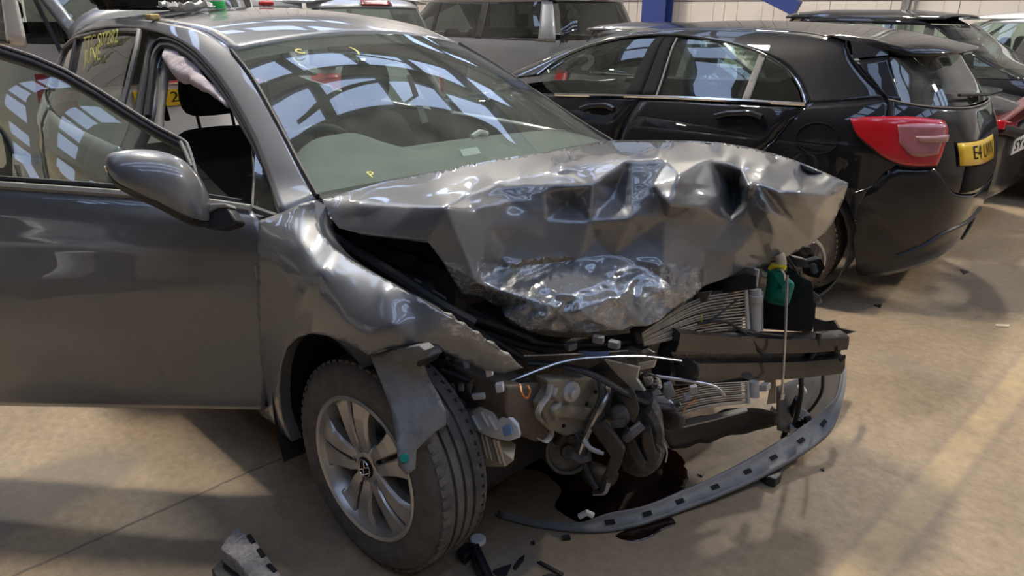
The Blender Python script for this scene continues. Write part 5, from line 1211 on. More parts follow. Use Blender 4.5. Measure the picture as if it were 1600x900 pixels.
c_ = P3((632, 716, 'c', .343)); MB().lathe([(1e-4, .006), (.010, .006), (.012, 0)], c_, (CP-c_), 16).build('green_clip', M['green_tank'], lin, True)
MB().prism([at(*q, y=-.84) for q in ((580, 552), (655, 540), (664, 548), (650, 566), (592, 566))], (0, .03, 0)).build('liner_bracket', M['plastic_grey'], golf, False, .003)
MB().prism([at(*q, y=-.80) for q in ((628, 552), (660, 546), (668, 560), (655, 574), (638, 570))], (0, .05, 0)).build('liner_bracket', M['plastic'], golf, False, .004)

# ---- dark mass of the engine bay
MB().box((-.06, .05, .47), (.50, 1.0, .52)).build('engine_block', M['engine'], golf, True, .04)
MB().box((-.13, -.60, .72), (.42, .06, .22)).build('inner_wing', M['plastic_soft'], golf, True, .02)
MB().box((.0, .64, .66), (.80, .12, .40)).build('inner_wing', M['plastic_soft'], golf, True, .02)
MB().box((-.06, -.40, .83), (.40, .34, .16), Ry(.12)).build('engine_cover', M['plastic_soft'], golf, True, .03)
MB().box((-.02, .10, .84), (.46, .62, .14), Ry(.08)).build('engine_cover', M['plastic'], golf, True, .03)
def plate(name, Q, k, v, d, mt, parent=golf, bevel=0.0):
    """flat piece whose corners are measured on the plane k = v, pushed back along d"""
    return MB().prism([at(*q, **{k: v}) for q in Q], d).build(name, M[mt], parent, False, bevel)
def rod(name, Q, r, mt, parent=golf, n=24, k=8, flat=1.0):
    """Q: (px, py, key, value) along the rod"""
    return MB().tube([P3(q) for q in Q], r, k, n=n, flat=flat).build(name, M[mt], parent, True)
# inside the gap between wing and bonnet: strut top, bulkhead edge, hinge, hoses, a pale reservoir
rod('bonnet_hinge', [(497, 322, 'y', -.70), (502, 345, 'y', -.69), (520, 372, 'y', -.68)], .008, 'steel')
rod('inner_wing_edge', [(520, 372, 'y', -.72), (560, 395, 'y', -.70), (620, 432, 'y', -.69), (690, 478, 'y', -.66), (740, 505, 'y', -.60)], .016, 'plastic_soft')
rod('shut_panel_rail', [(640, 440, 'y', -.62), (690, 468, 'y', -.58), (722, 490, 'y', -.55), (770, 505, 'y', -.50), (830, 528, 'y', -.42)], .014, 'plastic')
rod('cable', [(648, 436, 'y', -.63), (690, 462, 'y', -.60), (720, 482, 'y', -.57)], .004, 'plastic_grey')
plate('side_box', [(606, 402), (640, 396), (650, 404), (646, 440), (612, 432)], 'y', -.60, (0, .1, 0), 'plastic', golf, .006)
plate('washer_reservoir', [(682, 434), (708, 430), (714, 440), (718, 455), (706, 460), (690, 452)], 'y', -.55, (0, .08, 0), 'plastic_grey', golf, .006)
rod('hose', [(540, 385, 'y', -.62), (580, 400, 'y', -.60), (610, 398, 'y', -.58), (640, 394, 'y', -.56)], .012, 'hose')
# headlamp support and slam panel under the bonnet edge
rod('slam_panel', [(730, 478, 'y', -.52), (790, 512, 'y', -.46), (850, 534, 'y', -.36), (930, 536, 'y', -.22), (1000, 528, 'y', -.08)], .022, 'plastic', flat=.7)
rod('slam_panel', [(760, 520, 'y', -.50), (840, 545, 'y', -.40), (920, 548, 'y', -.26), (1010, 540, 'y', -.08)], .012, 'plastic_soft')
rod('slam_panel', [(700, 500, 'y', -.60), (750, 520, 'y', -.54), (820, 560, 'y', -.45)], .010, 'plastic')
for (a_, b_) in ((757, 523), (800, 540), (845, 533), (892, 541), (935, 530), (960, 538)):
    p_ = at(a_, b_, y=-.36); MB().box(p_, (.02, .03, .02), Rz(a_)).build('clip', M['plastic_grey'], golf, False, .003)
# long silver trim across the nose, and two thin ones
rod('grille_trim', [(744, 612, 'y', -.60), (775, 602, 'y', -.57), (805, 592, 'y', -.54), (832, 581, 'y', -.50), (870, 567, 'y', -.44), (905, 560, 'y', -.38), (950, 557, 'y', -.30), (1000, 556, 'y', -.19), (1040, 560, 'y', -.10), (1076, 566, 'y', -.02)], .0075, 'steel', n=40, flat=.55)
rod('grille_trim', [(818, 556, 'y', -.46), (870, 554, 'y', -.38), (930, 551, 'y', -.26), (985, 547, 'y', -.15)], .004, 'steel', n=24)
rod('grille_bar', [(825, 566, 'y', -.46), (885, 572, 'y', -.40), (935, 590, 'y', -.34), (985, 618, 'y', -.28), (1030, 634, 'y', -.20), (1052, 636, 'y', -.15)], .013, 'plastic', n=30, flat=.6)
rod('grille_bar', [(752, 611, 'y', -.585), (800, 600, 'y', -.55), (826, 590, 'y', -.52)], .006, 'plastic', n=14)
plate('torn_film', [(893, 553), (905, 548), (935, 551), (952, 549), (948, 556), (915, 558)], 'y', -.30, (0, .004, 0), 'blue_film')
for Q in ([(955, 546), (985, 541), (1003, 549), (975, 552)], [(990, 552), (1010, 545), (1022, 551), (1005, 556)], [(930, 545), (948, 541), (958, 546), (940, 549)]): plate('torn_metal', Q, 'y', -.16, (0, .006, 0), 'steel')
# ---- chassis leg end: brown rail, beige plate with torn pale edge
plate('chassis_rail', [(792, 604), (850, 598), (857, 612), (846, 634), (852, 660), (864, 688), (838, 692), (806, 676), (790, 645)], 'x', .36, (-.30, 0, -.02), 'rail_brown', golf, .008)
plate('crash_plate', [(855, 594), (942, 589), (950, 612), (946, 652), (926, 672), (884, 682), (863, 672), (850, 652), (845, 634), (858, 612)], 'x', .39, (-.05, 0, 0), 'rail_beige', golf, .006)
plate('crash_plate_rib', [(866, 632), (934, 640), (930, 660), (868, 652)], 'x', .402, (-.03, 0, 0), 'rail_beige', golf, .006)
rod('torn_edge', [(860, 600, 'x', .40), (856, 618, 'x', .41), (846, 632, 'x', .415), (840, 648, 'x', .42), (850, 662, 'x', .42), (862, 676, 'x', .42), (852, 690, 'x', .42), (842, 686, 'x', .42)], .0085, 'torn', flat=.25)
rod('torn_edge', [(866, 606, 'x', .40), (862, 620, 'x', .41), (872, 628, 'x', .41), (862, 640, 'x', .41), (868, 656, 'x', .41)], .011, 'torn', flat=.25)
p_ = at(892, 612, x=.395); MB().lathe([(1e-4, .022), (.014, .02), (.016, .008), (.028, .006), (.030, 0)], p_, (1, -.2, .1), 20).build('tow_socket', M['tank_grey'], golf, True)
for (a_, b_) in ((916, 631), (930, 612), (880, 665)): MB().lathe([(1e-4, .004), (.006, .004), (.006, 0)], at(a_, b_, x=.405), (1, 0, 0), 10).build('bolt', M['ink'], golf, True)
rod('copper_wire', [(812, 600, 'x', .40), (816, 616, 'x', .42), (824, 622, 'x', .42), (828, 610, 'x', .42), (824, 602, 'x', .41)], .003, 'copper')
# ---- pulley, pipes, bracket and gearbox
p_ = at(886, 704, y=-.33); ax2 = np.array([.75, -.55, .35])
MB().lathe([(1e-4, .02), (.020, .022), (.024, .010), (.055, .008), (.060, .016), (.068, .016), (.072, .008), (.072, -.03), (1e-4, -.03)], p_, ax2, 36).build('pulley', M['engine'], golf, True)
rod('pulley_pipe', [(868, 692, 'y', -.36), (880, 676, 'y', -.36), (900, 680, 'y', -.36), (905, 696, 'y', -.36)], .008, 'hose')
rod('aluminium_pipe', [(948, 602, 'y', -.28), (951, 612, 'y', -.28), (940, 635, 'y', -.31), (925, 665, 'y', -.33), (912, 692, 'y', -.35), (905, 716, 'y', -.36)], .0085, 'steel')
rod('aluminium_pipe', [(936, 596, 'y', -.29), (938, 618, 'y', -.30), (928, 645, 'y', -.32), (914, 676, 'y', -.34)], .0065, 'alloy_dark')
rod('pale_hose', [(912, 687, 'y', -.37), (922, 700, 'y', -.37), (943, 709, 'y', -.36)], [.007]*20+[.005]*4, 'tank_grey')
rod('engine_hose', [(896, 712, 'y', -.37), (908, 718, 'y', -.37), (922, 714, 'y', -.36)], .011, 'plastic_grey')
plate('bracket_arm', [(921, 668), (944, 662), (962, 682), (977, 703), (968, 732), (951, 764), (948, 772), (936, 768), (945, 742), (954, 714), (940, 694)], 'y', -.34, (-.02, .03, -.01), 'rail_brown', golf, .004)
rod('bracket_tip', [(951, 752, 'y', -.345), (945, 768, 'y', -.345), (928, 771, 'y', -.345)], .008, 'steel')
rod('drop_link', [(912, 722, 'y', -.36), (920, 742, 'y', -.36), (932, 764, 'y', -.36)], .010, 'plastic')
def lump(name, Q, k, v, depth, mt, amp=.02, seed=1, parent=golf, sc=14):
    """lumpy casting: an ellipsoid-like body over the traced outline"""
    P_ = np.array([at(*q, **{k: v}) for q in Q]); P_ = cr(P_, 40, True); c = P_.mean(0); V = []
    n_ = 11
    for j in range(n_):
        t = math.pi*(j/(n_-1)-.5); s = max(.02, math.cos(t)**.6) if abs(math.cos(t)) > 1e-6 else .02
        for p__ in P_:
            w = c+(p__-c)*s-AX[2]*math.sin(t)*-depth
            w = w+AX[2]*amp*ridged(w, sc, seed)+AX[0]*amp*.4*noise.noise(Vector(w*sc*1.6)); V.append(w)
    o = mesh(name, np.array(V), gridf(40, n_, True)+[tuple(range(40)), tuple(range(40*(n_-1), 40*n_))[::-1]], M[mt], parent, False)
    return o
lump('gearbox', [(962, 612), (990, 604), (1020, 612), (1032, 640), (1040, 690), (1030, 728), (1004, 746), (975, 736), (966, 700), (958, 660)], 'y', -.20, .085, 'engine', .018, 3)
lump('gearbox_boss', [(955, 640), (975, 632), (985, 650), (975, 668), (958, 664)], 'y', -.28, .03, 'plastic_grey', .006, 5)
plate('gearbox_bracket', [(972, 616), (992, 612), (1000, 640), (992, 664), (980, 655)], 'y', -.285, (-.02, .02, 0), 'rail_brown', golf, .005)
plate('gearbox_bracket', [(1002, 676), (1018, 670), (1026, 712), (1016, 734), (1004, 700)], 'y', -.27, (-.02, .02, 0), 'rail_brown', golf, .005)
plate('gearbox_bracket', [(962, 662), (976, 658), (1010, 724), (1004, 738), (986, 716)], 'y', -.285, (-.02, .02, 0), 'engine', golf, .006)
rod('gearbox_cable', [(1004, 664, 'y', -.28), (990, 676, 'y', -.30), (978, 686, 'y', -.30)], .012, 'plastic_grey')
rod('gearbox_cable', [(1000, 660, 'y', -.285), (985, 672, 'y', -.305)], .006, 'steel')
plate('pale_label', [(953, 658), (976, 655), (974, 668), (956, 670)], 'y', -.30, (0, .01, 0), 'rail_beige', golf)
lump('sump', [(900, 724), (940, 730), (968, 742), (950, 756), (910, 750)], 'y', -.20, .08, 'engine', .015, 8)
lump('subframe', [(842, 680), (880, 705), (930, 730), (900, 745), (850, 720), (830, 700)], 'y', -.20, .06, 'plastic_soft', .014, 9)
rod('loose_wire', [(1024, 660, 'y', -.20), (1034, 684, 'y', -.20), (1042, 706, 'y', -.20), (1040, 722, 'y', -.20)], .0025, 'tank_grey')
# ---- cream pieces and lamp reflector
plate('cream_panel', [(943, 562), (998, 574), (994, 592), (1007, 611), (990, 610), (966, 588)], 'y', -.24, (0, .01, 0), 'cream_plastic', golf, .002)
plate('cream_panel', [(996, 568), (1024, 563), (1020, 575), (1000, 578)], 'y', -.20, (0, .01, 0), 'cream_plastic', golf, .002)
lump('lamp_reflector', [(1000, 588), (1014, 582), (1030, 590), (1034, 606), (1018, 612), (1004, 606)], 'y', -.20, .03, 'chrome', .006, 4, sc=40)
for Q, mt in (([(1004, 616), (1030, 608), (1034, 616), (1012, 624)], 'white_plastic'), ([(1014, 624), (1040, 622), (1056, 634), (1022, 636)], 'white_plastic'), ([(1038, 602), (1050, 600), (1056, 616), (1044, 626), (1038, 616)], 'tank_grey'), ([(1078, 606), (1090, 604), (1090, 616), (1080, 618)], 'tank_grey'), ([(1020, 636), (1062, 630), (1066, 634), (1030, 642)], 'steel'), ([(1070, 620), (1080, 618), (1078, 626), (1070, 628)], 'lamp_glass')):
    plate('lamp_fragment', Q, 'y', -.14, (-.012, .012, 0), mt, golf, .002)
rod('steel_rod', [(1000, 584, 'y', -.18), (1040, 590, 'y', -.12), (1080, 596, 'y', -.06), (1120, 606, 'y', .0), (1132, 619, 'y', .01)], .005, 'steel')
rod('wire', [(1088, 624, 'y', -.05), (1074, 634, 'y', -.08), (1066, 648, 'y', -.10), (1070, 656, 'y', -.10)], .003, 'copper')
# ---- bumper beam
bp_ = [P3(q) for q in [(1040, 556, 'y', -.06), (1085, 556, 'y', .06), (1140, 556, 'y', .20), (1200, 556, 'y', .36), (1255, 554, 'y', .49), (1312, 549, 'y', .61)]]
print('beam path', np.round(bp_, 2).tolist())
path = cr(np.array(bp_), 30); hh = np.linspace(.088, .072, 30)
prof = np.array([(-.02, 1.0), (.012, 1.0), (.030, .93), (.034, .60), (.032, .30), (.004, .16), (.002, -.06), (.030, -.14), (.038, -.55), (.030, -.95), (.010, -1.05), (-.02, -1.0), (-.035, -.5), (-.035, .5)])
V = []
for i, p_ in enumerate(path):
    tg = path[min(i+1, 29)]-path[max(i-1, 0)]; tg /= np.linalg.norm(tg); nrm = np.cross(tg, (0, 0, 1.0)); nrm /= np.linalg.norm(nrm); up_ = np.cross(nrm, tg)
    dn = .004*noise.noise(Vector(p_*5))
    for a_, b_ in prof: V.append(p_+nrm*(a_+dn)+up_*b_*hh[i])
bm_ = mesh('bumper_beam', np.array(V), gridf(14, 30, True)+[tuple(range(14)), tuple(range(29*14, 30*14))[::-1]], M['beam'], golf, True)
bm_.data.set_sharp_from_angle(angle=math.radians(50))
for i in (27, 28): MB().lathe([(1e-4, .001), (.014, .001)], path[i]+np.array([.036, -.005, .03 if i == 27 else -.01]), (1, -.3, 0), 14).build('beam_hole', M['ink'], bm_, False)
rod('beam_edge', [(1034, 514, 'y', -.06), (1090, 512, 'y', .06), (1137, 515, 'y', .18), (1210, 523, 'y', .36), (1277, 531, 'y', .53), (1318, 524, 'y', .62)], .007, 'beam', bm_)
plate('torn_bracket', [(1270, 496), (1290, 502), (1302, 500), (1310, 512), (1336, 518), (1318, 524), (1270, 521)], 'y', .66, (0, .02, -.005), 'rail_brown', golf, .002)
lump('foam_absorber', [(1020, 570), (1050, 560), (1090, 566), (1090, 594), (1040, 600), (1022, 592)], 'y', -.04, .03, 'plastic', .006, 2)
# ---- condenser and radiator cores with their side tanks
def core(name, R_, Mi_, L_, n, r, ks, sag=0):
    """fins from the right edge over a middle point to the left edge: ((px, py) first, (px, py) last) each"""
    f = MB(); yr, ym, yl = ks
    for i in range(n):
        t = i/(n-1); q = [(R_[0][0]+(R_[1][0]-R_[0][0])*t, R_[0][1]+(R_[1][1]-R_[0][1])*t, 'y', yr), (Mi_[0][0]+(Mi_[1][0]-Mi_[0][0])*t, Mi_[0][1]+(Mi_[1][1]-Mi_[0][1])*t, 'y', ym), (L_[0][0]+(L_[1][0]-L_[0][0])*t, L_[0][1]+(L_[1][1]-L_[0][1])*t, 'y', yl)]
        f.tube(np.array([P3(v) for v in q])+np.array([.004*noise.noise(Vector((i*.7, 1, 2))), 0, 0]), r, 5, n=12)
    o = f.build(name, M['fin'], golf, True); o['kind'] = 'stuff'
    bk = [P3((*R_[0], 'y', yr)), P3((*Mi_[0], 'y', ym)), P3((*L_[0], 'y', yl))]; bb = [P3((*R_[1], 'y', yr)), P3((*Mi_[1], 'y', ym)), P3((*L_[1], 'y', yl))]
    V_, F_ = G.grid(np.array(bk)+np.array([-.02, .0, .004]), np.array(bb)+np.array([-.02, .0, -.004]), 14, 4, 0, True, True)
    mesh('radiator_core', V_, F_, M['engine'], golf, True, .03)
core('condenser_fins', ((1163, 454), (1168, 513)), ((1085, 470), (1096, 520)), ((1002, 521), (1006, 540)), 14, .0025, (.27, .06, -.14))
core('radiator_fins', ((1166, 597), (1169, 629)), ((1092, 602), (1100, 638)), ((1022, 618), (1020, 662)), 11, .0022, (.22, .06, -.08))
rod('radiator_side_rail', [(1165, 448, 'y', .275), (1167, 480, 'y', .27), (1169, 514, 'y', .265)], .008, 'tank_grey', flat=.6)
rod('radiator_tank', [(1180, 452, 'y', .31), (1180, 480, 'y', .305), (1180, 516, 'y', .30)], .020, 'tank_grey', n=10, k=14)
MB().lathe([(.023, 0), (.023, .02), (1e-4, .02)], at(1180, 470, y=.305), (0, 0, 1), 18).build('tank_collar', M['tank_grey'], golf, True)
rod('radiator_side_rail', [(1191, 455, 'y', .34), (1191, 516, 'y', .33)], .004, 'steel', n=6)
rod('radiator_side_rail', [(1167, 596, 'y', .225), (1169, 630, 'y', .22)], .007, 'tank_grey', n=6)
rod('radiator_tank', [(1178, 596, 'y', .25), (1178, 620, 'y', .245)], .017, 'tank_grey', n=6, k=14)
plate('tank_lug', [(1184, 602), (1198, 602), (1198, 612), (1184, 612)], 'y', .25, (0, .03, 0), 'tank_grey', golf, .003)
MB().box(at(1180, 434, y=.30), (.02, .012, .06)).build('fan_post', M['tank_grey'], golf, False, .003)
plate('yellow_tag', [(1089, 496), (1096, 492), (1096, 503), (1090, 505)], 'y', .07, (0, .006, 0), 'yellow_tag')
plate('fan_shroud', [(1096, 448), (1140, 434), (1166, 426), (1182, 430), (1182, 452), (1150, 456), (1100, 472), (1088, 466)], 'y', .20, (-.03, .05, 0), 'plastic', golf, .004)
plate('fan_shroud', [(1088, 458), (1110, 455), (1104, 470), (1086, 474)], 'y', .08, (0, .01, 0), 'rail_brown', golf)
plate('dark_shroud', [(1192, 468), (1240, 470), (1272, 440), (1276, 500), (1270, 522), (1192, 516)], 'y', .42, (-.12, .08, 0), 'plastic_soft', golf, .01)
rod('yellow_handle', [(1151, 429, 'y', .27), (1164, 424, 'y', .30), (1177, 419, 'y', .33)], .010, 'yellow_tag', n=8)
rod('black_rail', [(1120, 436, 'y', .20), (1150, 426, 'y', .28), (1200, 412, 'y', .38)], .010, 'plastic')
# ---- green tank with yellow collar and cream neck
gq = [(1202, 421), (1220, 422), (1231, 434), (1240, 443), (1236, 460), (1229, 478), (1214, 477), (1197, 471), (1199, 446), (1200, 433)]
gt = lump('coolant_tank', gq, 'y', .40, .035, 'green_tank', .003, 2); gt.data.polygons.foreach_set('use_smooth', [True]*len(gt.data.polygons))
rod('tank_collar', [(1202, 418, 'y', .39), (1214, 415, 'y', .39), (1227, 419, 'y', .39)], .011, 'yellow_tag', n=8, k=10, flat=.7)
rod('tank_neck', [(1221, 414, 'y', .40), (1220, 404, 'y', .40), (1217, 398, 'y', .40)], .016, 'cream_plastic', n=8, k=12)
rod('tank_strap', [(1221, 420, 'y', .38), (1226, 430, 'y', .38), (1226, 438, 'y', .38)], .005, 'cream_plastic', n=8, flat=.5)
# ---- broken plastic on the car's left front corner
for Q, mt, y_ in (([(1240, 402), (1262, 406), (1266, 420), (1244, 418)], 'plastic_grey', .60), ([(1258, 388), (1268, 386), (1270, 396), (1260, 400)], 'plastic_grey', .60), ([(1262, 410), (1284, 404), (1290, 418), (1280, 436), (1262, 432)], 'plastic', .64), ([(1268, 416), (1276, 412), (1280, 426), (1272, 430)], 'plastic_grey', .63), ([(1238, 420), (1252, 424), (1250, 438), (1238, 434)], 'plastic', .57), ([(1250, 456), (1266, 450), (1280, 462), (1284, 470), (1268, 474), (1256, 468)], 'plastic_grey', .60), ([(1272, 468), (1284, 466), (1286, 474), (1274, 478)], 'tank_grey', .61), ([(1262, 476), (1276, 474), (1274, 500), (1264, 506)], 'plastic', .60)):
    plate('broken_bracket', Q, 'y', y_, (-.03, .02, 0), mt, golf, .004)
rod('lamp_rim', [(1272, 374, 'y', .64), (1282, 384, 'y', .66), (1288, 402, 'y', .67), (1284, 424, 'y', .67)], .006, 'steel')
rod('cable', [(1240, 446, 'y', .56), (1256, 450, 'y', .58), (1268, 458, 'y', .6), (1262, 470, 'y', .6)], .005, 'hose')
rod('cable', [(1228, 400, 'y', .5), (1244, 424, 'y', .54), (1250, 444, 'y', .56)], .006, 'hose')
rod('steel_rod', [(1230, 430, 'y', .36), (1228, 500, 'y', .34), (1225, 560, 'y', .33), (1222, 616, 'y', .33)], .0042, 'steel', n=12)
MB().lathe([(1e-4, .02), (.009, .02), (.009, 0), (1e-4, 0)], at(1222, 614, y=.33), (0, 0, -1), 12).build('rod_nut', M['steel'], golf, True)
# wiring over the beam
rod('wiring_loom', [(1279, 520, 'y', .50), (1277, 540, 'y', .50), (1266, 560, 'y', .50), (1253, 582, 'y', .52), (1252, 610, 'y', .55), (1247, 640, 'y', .6), (1240, 668, 'y', .68)], .009, 'hose', n=30)
rod('wiring_loom', [(1286, 585, 'y', .62), (1284, 612, 'y', .66), (1270, 636, 'y', .7), (1256, 650, 'y', .74), (1240, 664, 'y', .74)], .006, 'hose', n=24)
rod('wiring_loom', [(1246, 622, 'y', .62), (1238, 640, 'y', .66), (1232, 660, 'y', .68), (1222, 690, 'y', .66)], .011, 'hose', n=20)
rod('wire', [(1090, 506, 'y', .05), (1130, 502, 'y', .13), (1160, 518, 'y', .22), (1176, 532, 'y', .25), (1190, 552, 'y', .28), (1206, 556, 'y', .30)], .005, 'hose', n=24)
rod('wire', [(1150, 470, 'y', .2), (1130, 486, 'y', .14), (1108, 504, 'y', .08)], .0035, 'hose', n=16)
for (a_, b_, mt) in ((1253, 608, 'white_plastic'), (1238, 670, 'white_plastic'), (1255, 648, 'tank_grey'), (1206, 622, 'white_plastic'), (1212, 642, 'white_plastic'), (1260, 656, 'ink'), (1248, 664, 'ink')):
    p_ = at(a_, b_, y=.62 if a_ < 1230 else .66); MB().box(p_, (.026, .034, .022), Rz(a_*.3) @ Rx(b_*.2)).build('connector', M[mt], golf, False, .003)
# ---- lower nose: torn cover, undertray
V_, F_ = G.grid(np.array([P3(q) for q in [(1212, 604, 'y', .55), (1240, 593, 'y', .68), (1285, 583, 'y', .90), (1313, 577, 'y', 1.12)]]), np.array([P3(q) for q in [(1214, 672, 'y', .58), (1242, 676, 'y', .70), (1285, 650, 'y', .92), (1312, 612, 'y', 1.12)]]), 20, 8, 0, True, True)
mesh('torn_bumper_cover', V_, F_, M['plastic_grey'], golf, True, .004)
plate('cream_label', [(1194, 594), (1212, 592), (1212, 630), (1198, 632), (1202, 606), (1195, 602)], 'y', .40, (0, .004, 0), 'cream_plastic')
V_, F_ = G.grid(np.array([P3(q) for q in [(1030, 662, 'z', .26), (1100, 650, 'z', .25), (1168, 636, 'z', .25), (1216, 646, 'z', .22)]]), np.array([P3(q) for q in [(1046, 702, 'z', .17), (1100, 690, 'z', .15), (1170, 674, 'z', .13), (1214, 662, 'z', .13)]]), 24, 6, 0, True, True)
V_ = np.array([v+np.array([0, 0, .012*noise.noise(Vector(v*16))]) for v in V_])
mesh('torn_undertray', V_, F_, M['plastic'], golf, True, .005)
plate('undertray_strip', [(1052, 658), (1110, 648), (1166, 636), (1168, 641), (1112, 656), (1060, 668)], 'z', .27, (0, 0, -.006), 'tank_grey')
lump('crushed_duct', [(1022, 642), (1050, 640), (1070, 650), (1066, 670), (1036, 668)], 'y', -.10, .03, 'rail_brown', .01, 6)
# ---- broken headlamp beside the wheel
hp = plate('headlamp_carrier', [(719, 646), (746, 637), (757, 628), (768, 638), (778, 658), (790, 647), (809, 667), (813, 684), (795, 690), (768, 684), (746, 675), (729, 659)], 'y', -.60, (-.012, .016, 0), 'white_plastic', golf, .002)
for (a_, b_) in ((738, 650), (752, 644), (764, 650)): 
    q0_, q1_ = at(a_, b_, y=-.605), at(a_+12, b_+22, y=-.605); MB().tube([q0_, q1_], .004, 6).build('carrier_rib', M['white_plastic'], hp)
plate('carrier_label', [(784, 668), (796, 664), (800, 678), (788, 682)], 'y', -.607, (0, .004, 0), 'blue_film', hp)
tb = plate('cream_housing', [(719, 662), (748, 675), (776, 689), (780, 701), (803, 720), (790, 730), (756, 730), (748, 716), (729, 708), (719, 690)], 'y', -.59, (-.05, .06, .0), 'cream_plastic', golf, .003)
for i in range(9):
    a_ = 728+i*6.2; q0_, q1_ = at(a_, 668+i*2.6, y=-.595), at(a_+7+i*.6, 706+i*2.6, y=-.595); MB().tube([q0_, q1_], .0035, 5).build('housing_rib', M['cream_plastic'] if i % 3 else M['rail_beige'], tb)
for Q, mt in (([(757, 577), (767, 575), (770, 588), (760, 590)], 'white_plastic'), ([(773, 602), (785, 600), (787, 613), (776, 615)], 'white_plastic'), ([(696, 606), (706, 600), (712, 612), (702, 618)], 'tank_grey'), ([(716, 600), (724, 600), (724, 612), (716, 612)], 'tank_grey'), ([(729, 600), (738, 596), (736, 616), (730, 618)], 'steel'), ([(736, 618), (756, 616), (758, 624), (740, 626)], 'white_plastic'), ([(709, 642), (718, 638), (718, 654), (710, 656)], 'tank_grey'), ([(708, 624), (722, 628), (728, 640), (714, 638)], 'plastic_grey')):
    plate('lamp_fragment', Q, 'y', -.62, (-.01, .014, 0), mt, golf, .002)
rod('lamp_frame', [(695, 598, 'y', -.63), (708, 608, 'y', -.63), (716, 626, 'y', -.63), (730, 634, 'y', -.62), (744, 632, 'y', -.61)], .006, 'plastic')
rod('lamp_frame', [(730, 616, 'y', -.62), (742, 606, 'y', -.61), (752, 596, 'y', -.6)], .005, 'hose')
rod('lamp_frame', [(700, 560, 'y', -.64), (690, 575, 'y', -.64), (720, 590, 'y', -.62), (748, 600, 'y', -.6)], .007, 'plastic')
lump('horn', [(694, 545), (706, 540), (716, 548), (714, 560), (702, 564), (694, 556)], 'y', -.62, .02, 'engine', .002, 7)
plate('side_bracket', [(706, 562), (724, 566), (728, 584), (712, 586), (702, 574)], 'y', -.60, (0, .02, 0), 'plastic_grey', golf, .003)
MB().box((.0, -.50, .42), (.36, .08, .30)).build('inner_wing', M['plastic_soft'], golf, True, .03)
MB().box((.02, -.25, .30), (.42, .9, .22)).build('subframe', M['plastic_soft'], golf, True, .04)

# ------------------------------------------------------------------ torn lower lip of the bumper, lying in front of the car
lo_ = [(778, 807, 'z', .008), (832, 821, 'z', .008), (898, 830, 'z', .008), (948, 830, 'z', .008), (996, 821, 'z', .010), (1050, 803, 'z', .014), (1122, 776, 'z', .024), (1195, 743, 'z', .040), (1249, 712, 'z', .06), (1296, 676, 'z', .095), (1311, 647, 'z', .135), (1322, 600, 'z', .195), (1323, 577, 'z', .22)]
li_ = [(780, 796, 'z', .022), (825, 810, 'z', .026), (880, 818, 'z', .032), (916, 814, 'z', .042), (945, 803, 'z', .047), (1006, 790, 'z', .051), (1068, 765, 'z', .056), (1122, 741, 'z', .066), (1177, 712, 'z', .082), (1231, 680, 'z', .102), (1267, 656, 'z', .128), (1304, 622, 'z', .18), (1314, 592, 'z', .215), (1316, 568, 'z', .24)]
A_ = cr(np.array([P3(q) for q in lo_]), 90); B_ = cr(np.array([P3(q) for q in li_]), 90)
up_ = np.array([0, 0, 1.0]); back = np.array([-.6, .1, 0])
rows = [A_+back*.03-up_*.006, A_-up_*.007, A_, A_+(B_-A_)*.10+up_*.004, A_+(B_-A_)*.16, A_+(B_-A_)*.84, A_+(B_-A_)*.90+up_*.004, B_, B_+back*.012-up_*.018]
rows = [np.maximum(r_, [-9, -9, .001]) for r_ in rows]
lip = setorigin(mesh('bumper_lip', np.vstack(rows), gridf(90, 9), M['plastic_grey'], None, True, .003, toward=CP))
tag(lip, 'long torn grey-black bumper lip with square slots, curving over the floor', 'bumper')
WORLDINV[lip.name] = Matrix.Translation(lip.location).inverted()
for a_, b_ in ((954, 820), (1012, 802), (1066, 784), (1117, 762), (1165, 738), (1210, 712), (1250, 687), (1287, 661)):
    o_, v_ = ray(a_, b_); mid = (A_+B_)/2; dd = mid-o_; t_ = dd @ v_/(v_ @ v_); k_ = int(np.linalg.norm(dd-t_[:, None]*v_, axis=1).argmin())
    tg = A_[min(k_+1, 89)]-A_[k_-1]; tg /= np.linalg.norm(tg); w_ = B_[k_]-A_[k_]; w_ /= np.linalg.norm(w_); n_ = np.cross(tg, w_); n_ = n_ if n_[2] > 0 else -n_
    MB().box(mid[k_]+n_*.0012, (.030, .015, .004), np.stack([tg, w_, n_], 1)).build('slot', M['ink'], lip)
c_ = P3((917, 805, 'z', .06)); MB().tube([c_+[-.02, -.01, -.01], c_+[0, 0, .01], c_+[.015, .012, 0]], .010, 8).build('clip', M['white_plastic'], lip, True)
def flat(name, Q, z0, h, mt, label, cat, bevel=0.0, group=None):
    P_ = [at(*q, z=z0+h) for q in Q]; o = MB().prism(P_, (0, 0, -h)).build(name, M[mt], None, False, bevel); setorigin(o); tag(o, label, cat, group); return o
# fluid under the nose
rnd = random.Random(5)
def puddle(name, Q, label, mt='fluid', z=.0015):
    P_ = cr(np.array([at(*q, z=0) for q in Q]), 110, True); c = P_.mean(0)
    P_ = np.array([c+(p_-c)*(1+.05*noise.noise(Vector(p_*9))+.03*noise.noise(Vector(p_*30))) for p_ in P_]); V = []
    for s_, h_ in ((1, 0.0004), (.985, z), (.6, z*1.05), (.02, z*1.05)): V += [c+(p_-c)*s_+np.array([0, 0, h_]) for p_ in P_]
    o = mesh(name, np.array(V), gridf(110, 4, True), M[mt], None, True, toward=CP); setorigin(o); tag(o, label, 'puddle'); return o
puddle('fluid_puddle', [(770, 706), (850, 684), (940, 672), (1020, 690), (1064, 716), (1074, 752), (1052, 782), (1005, 802), (960, 830), (900, 815), (868, 792), (876, 766), (852, 740), (800, 728)], 'dark red fluid puddle spread under the smashed nose')
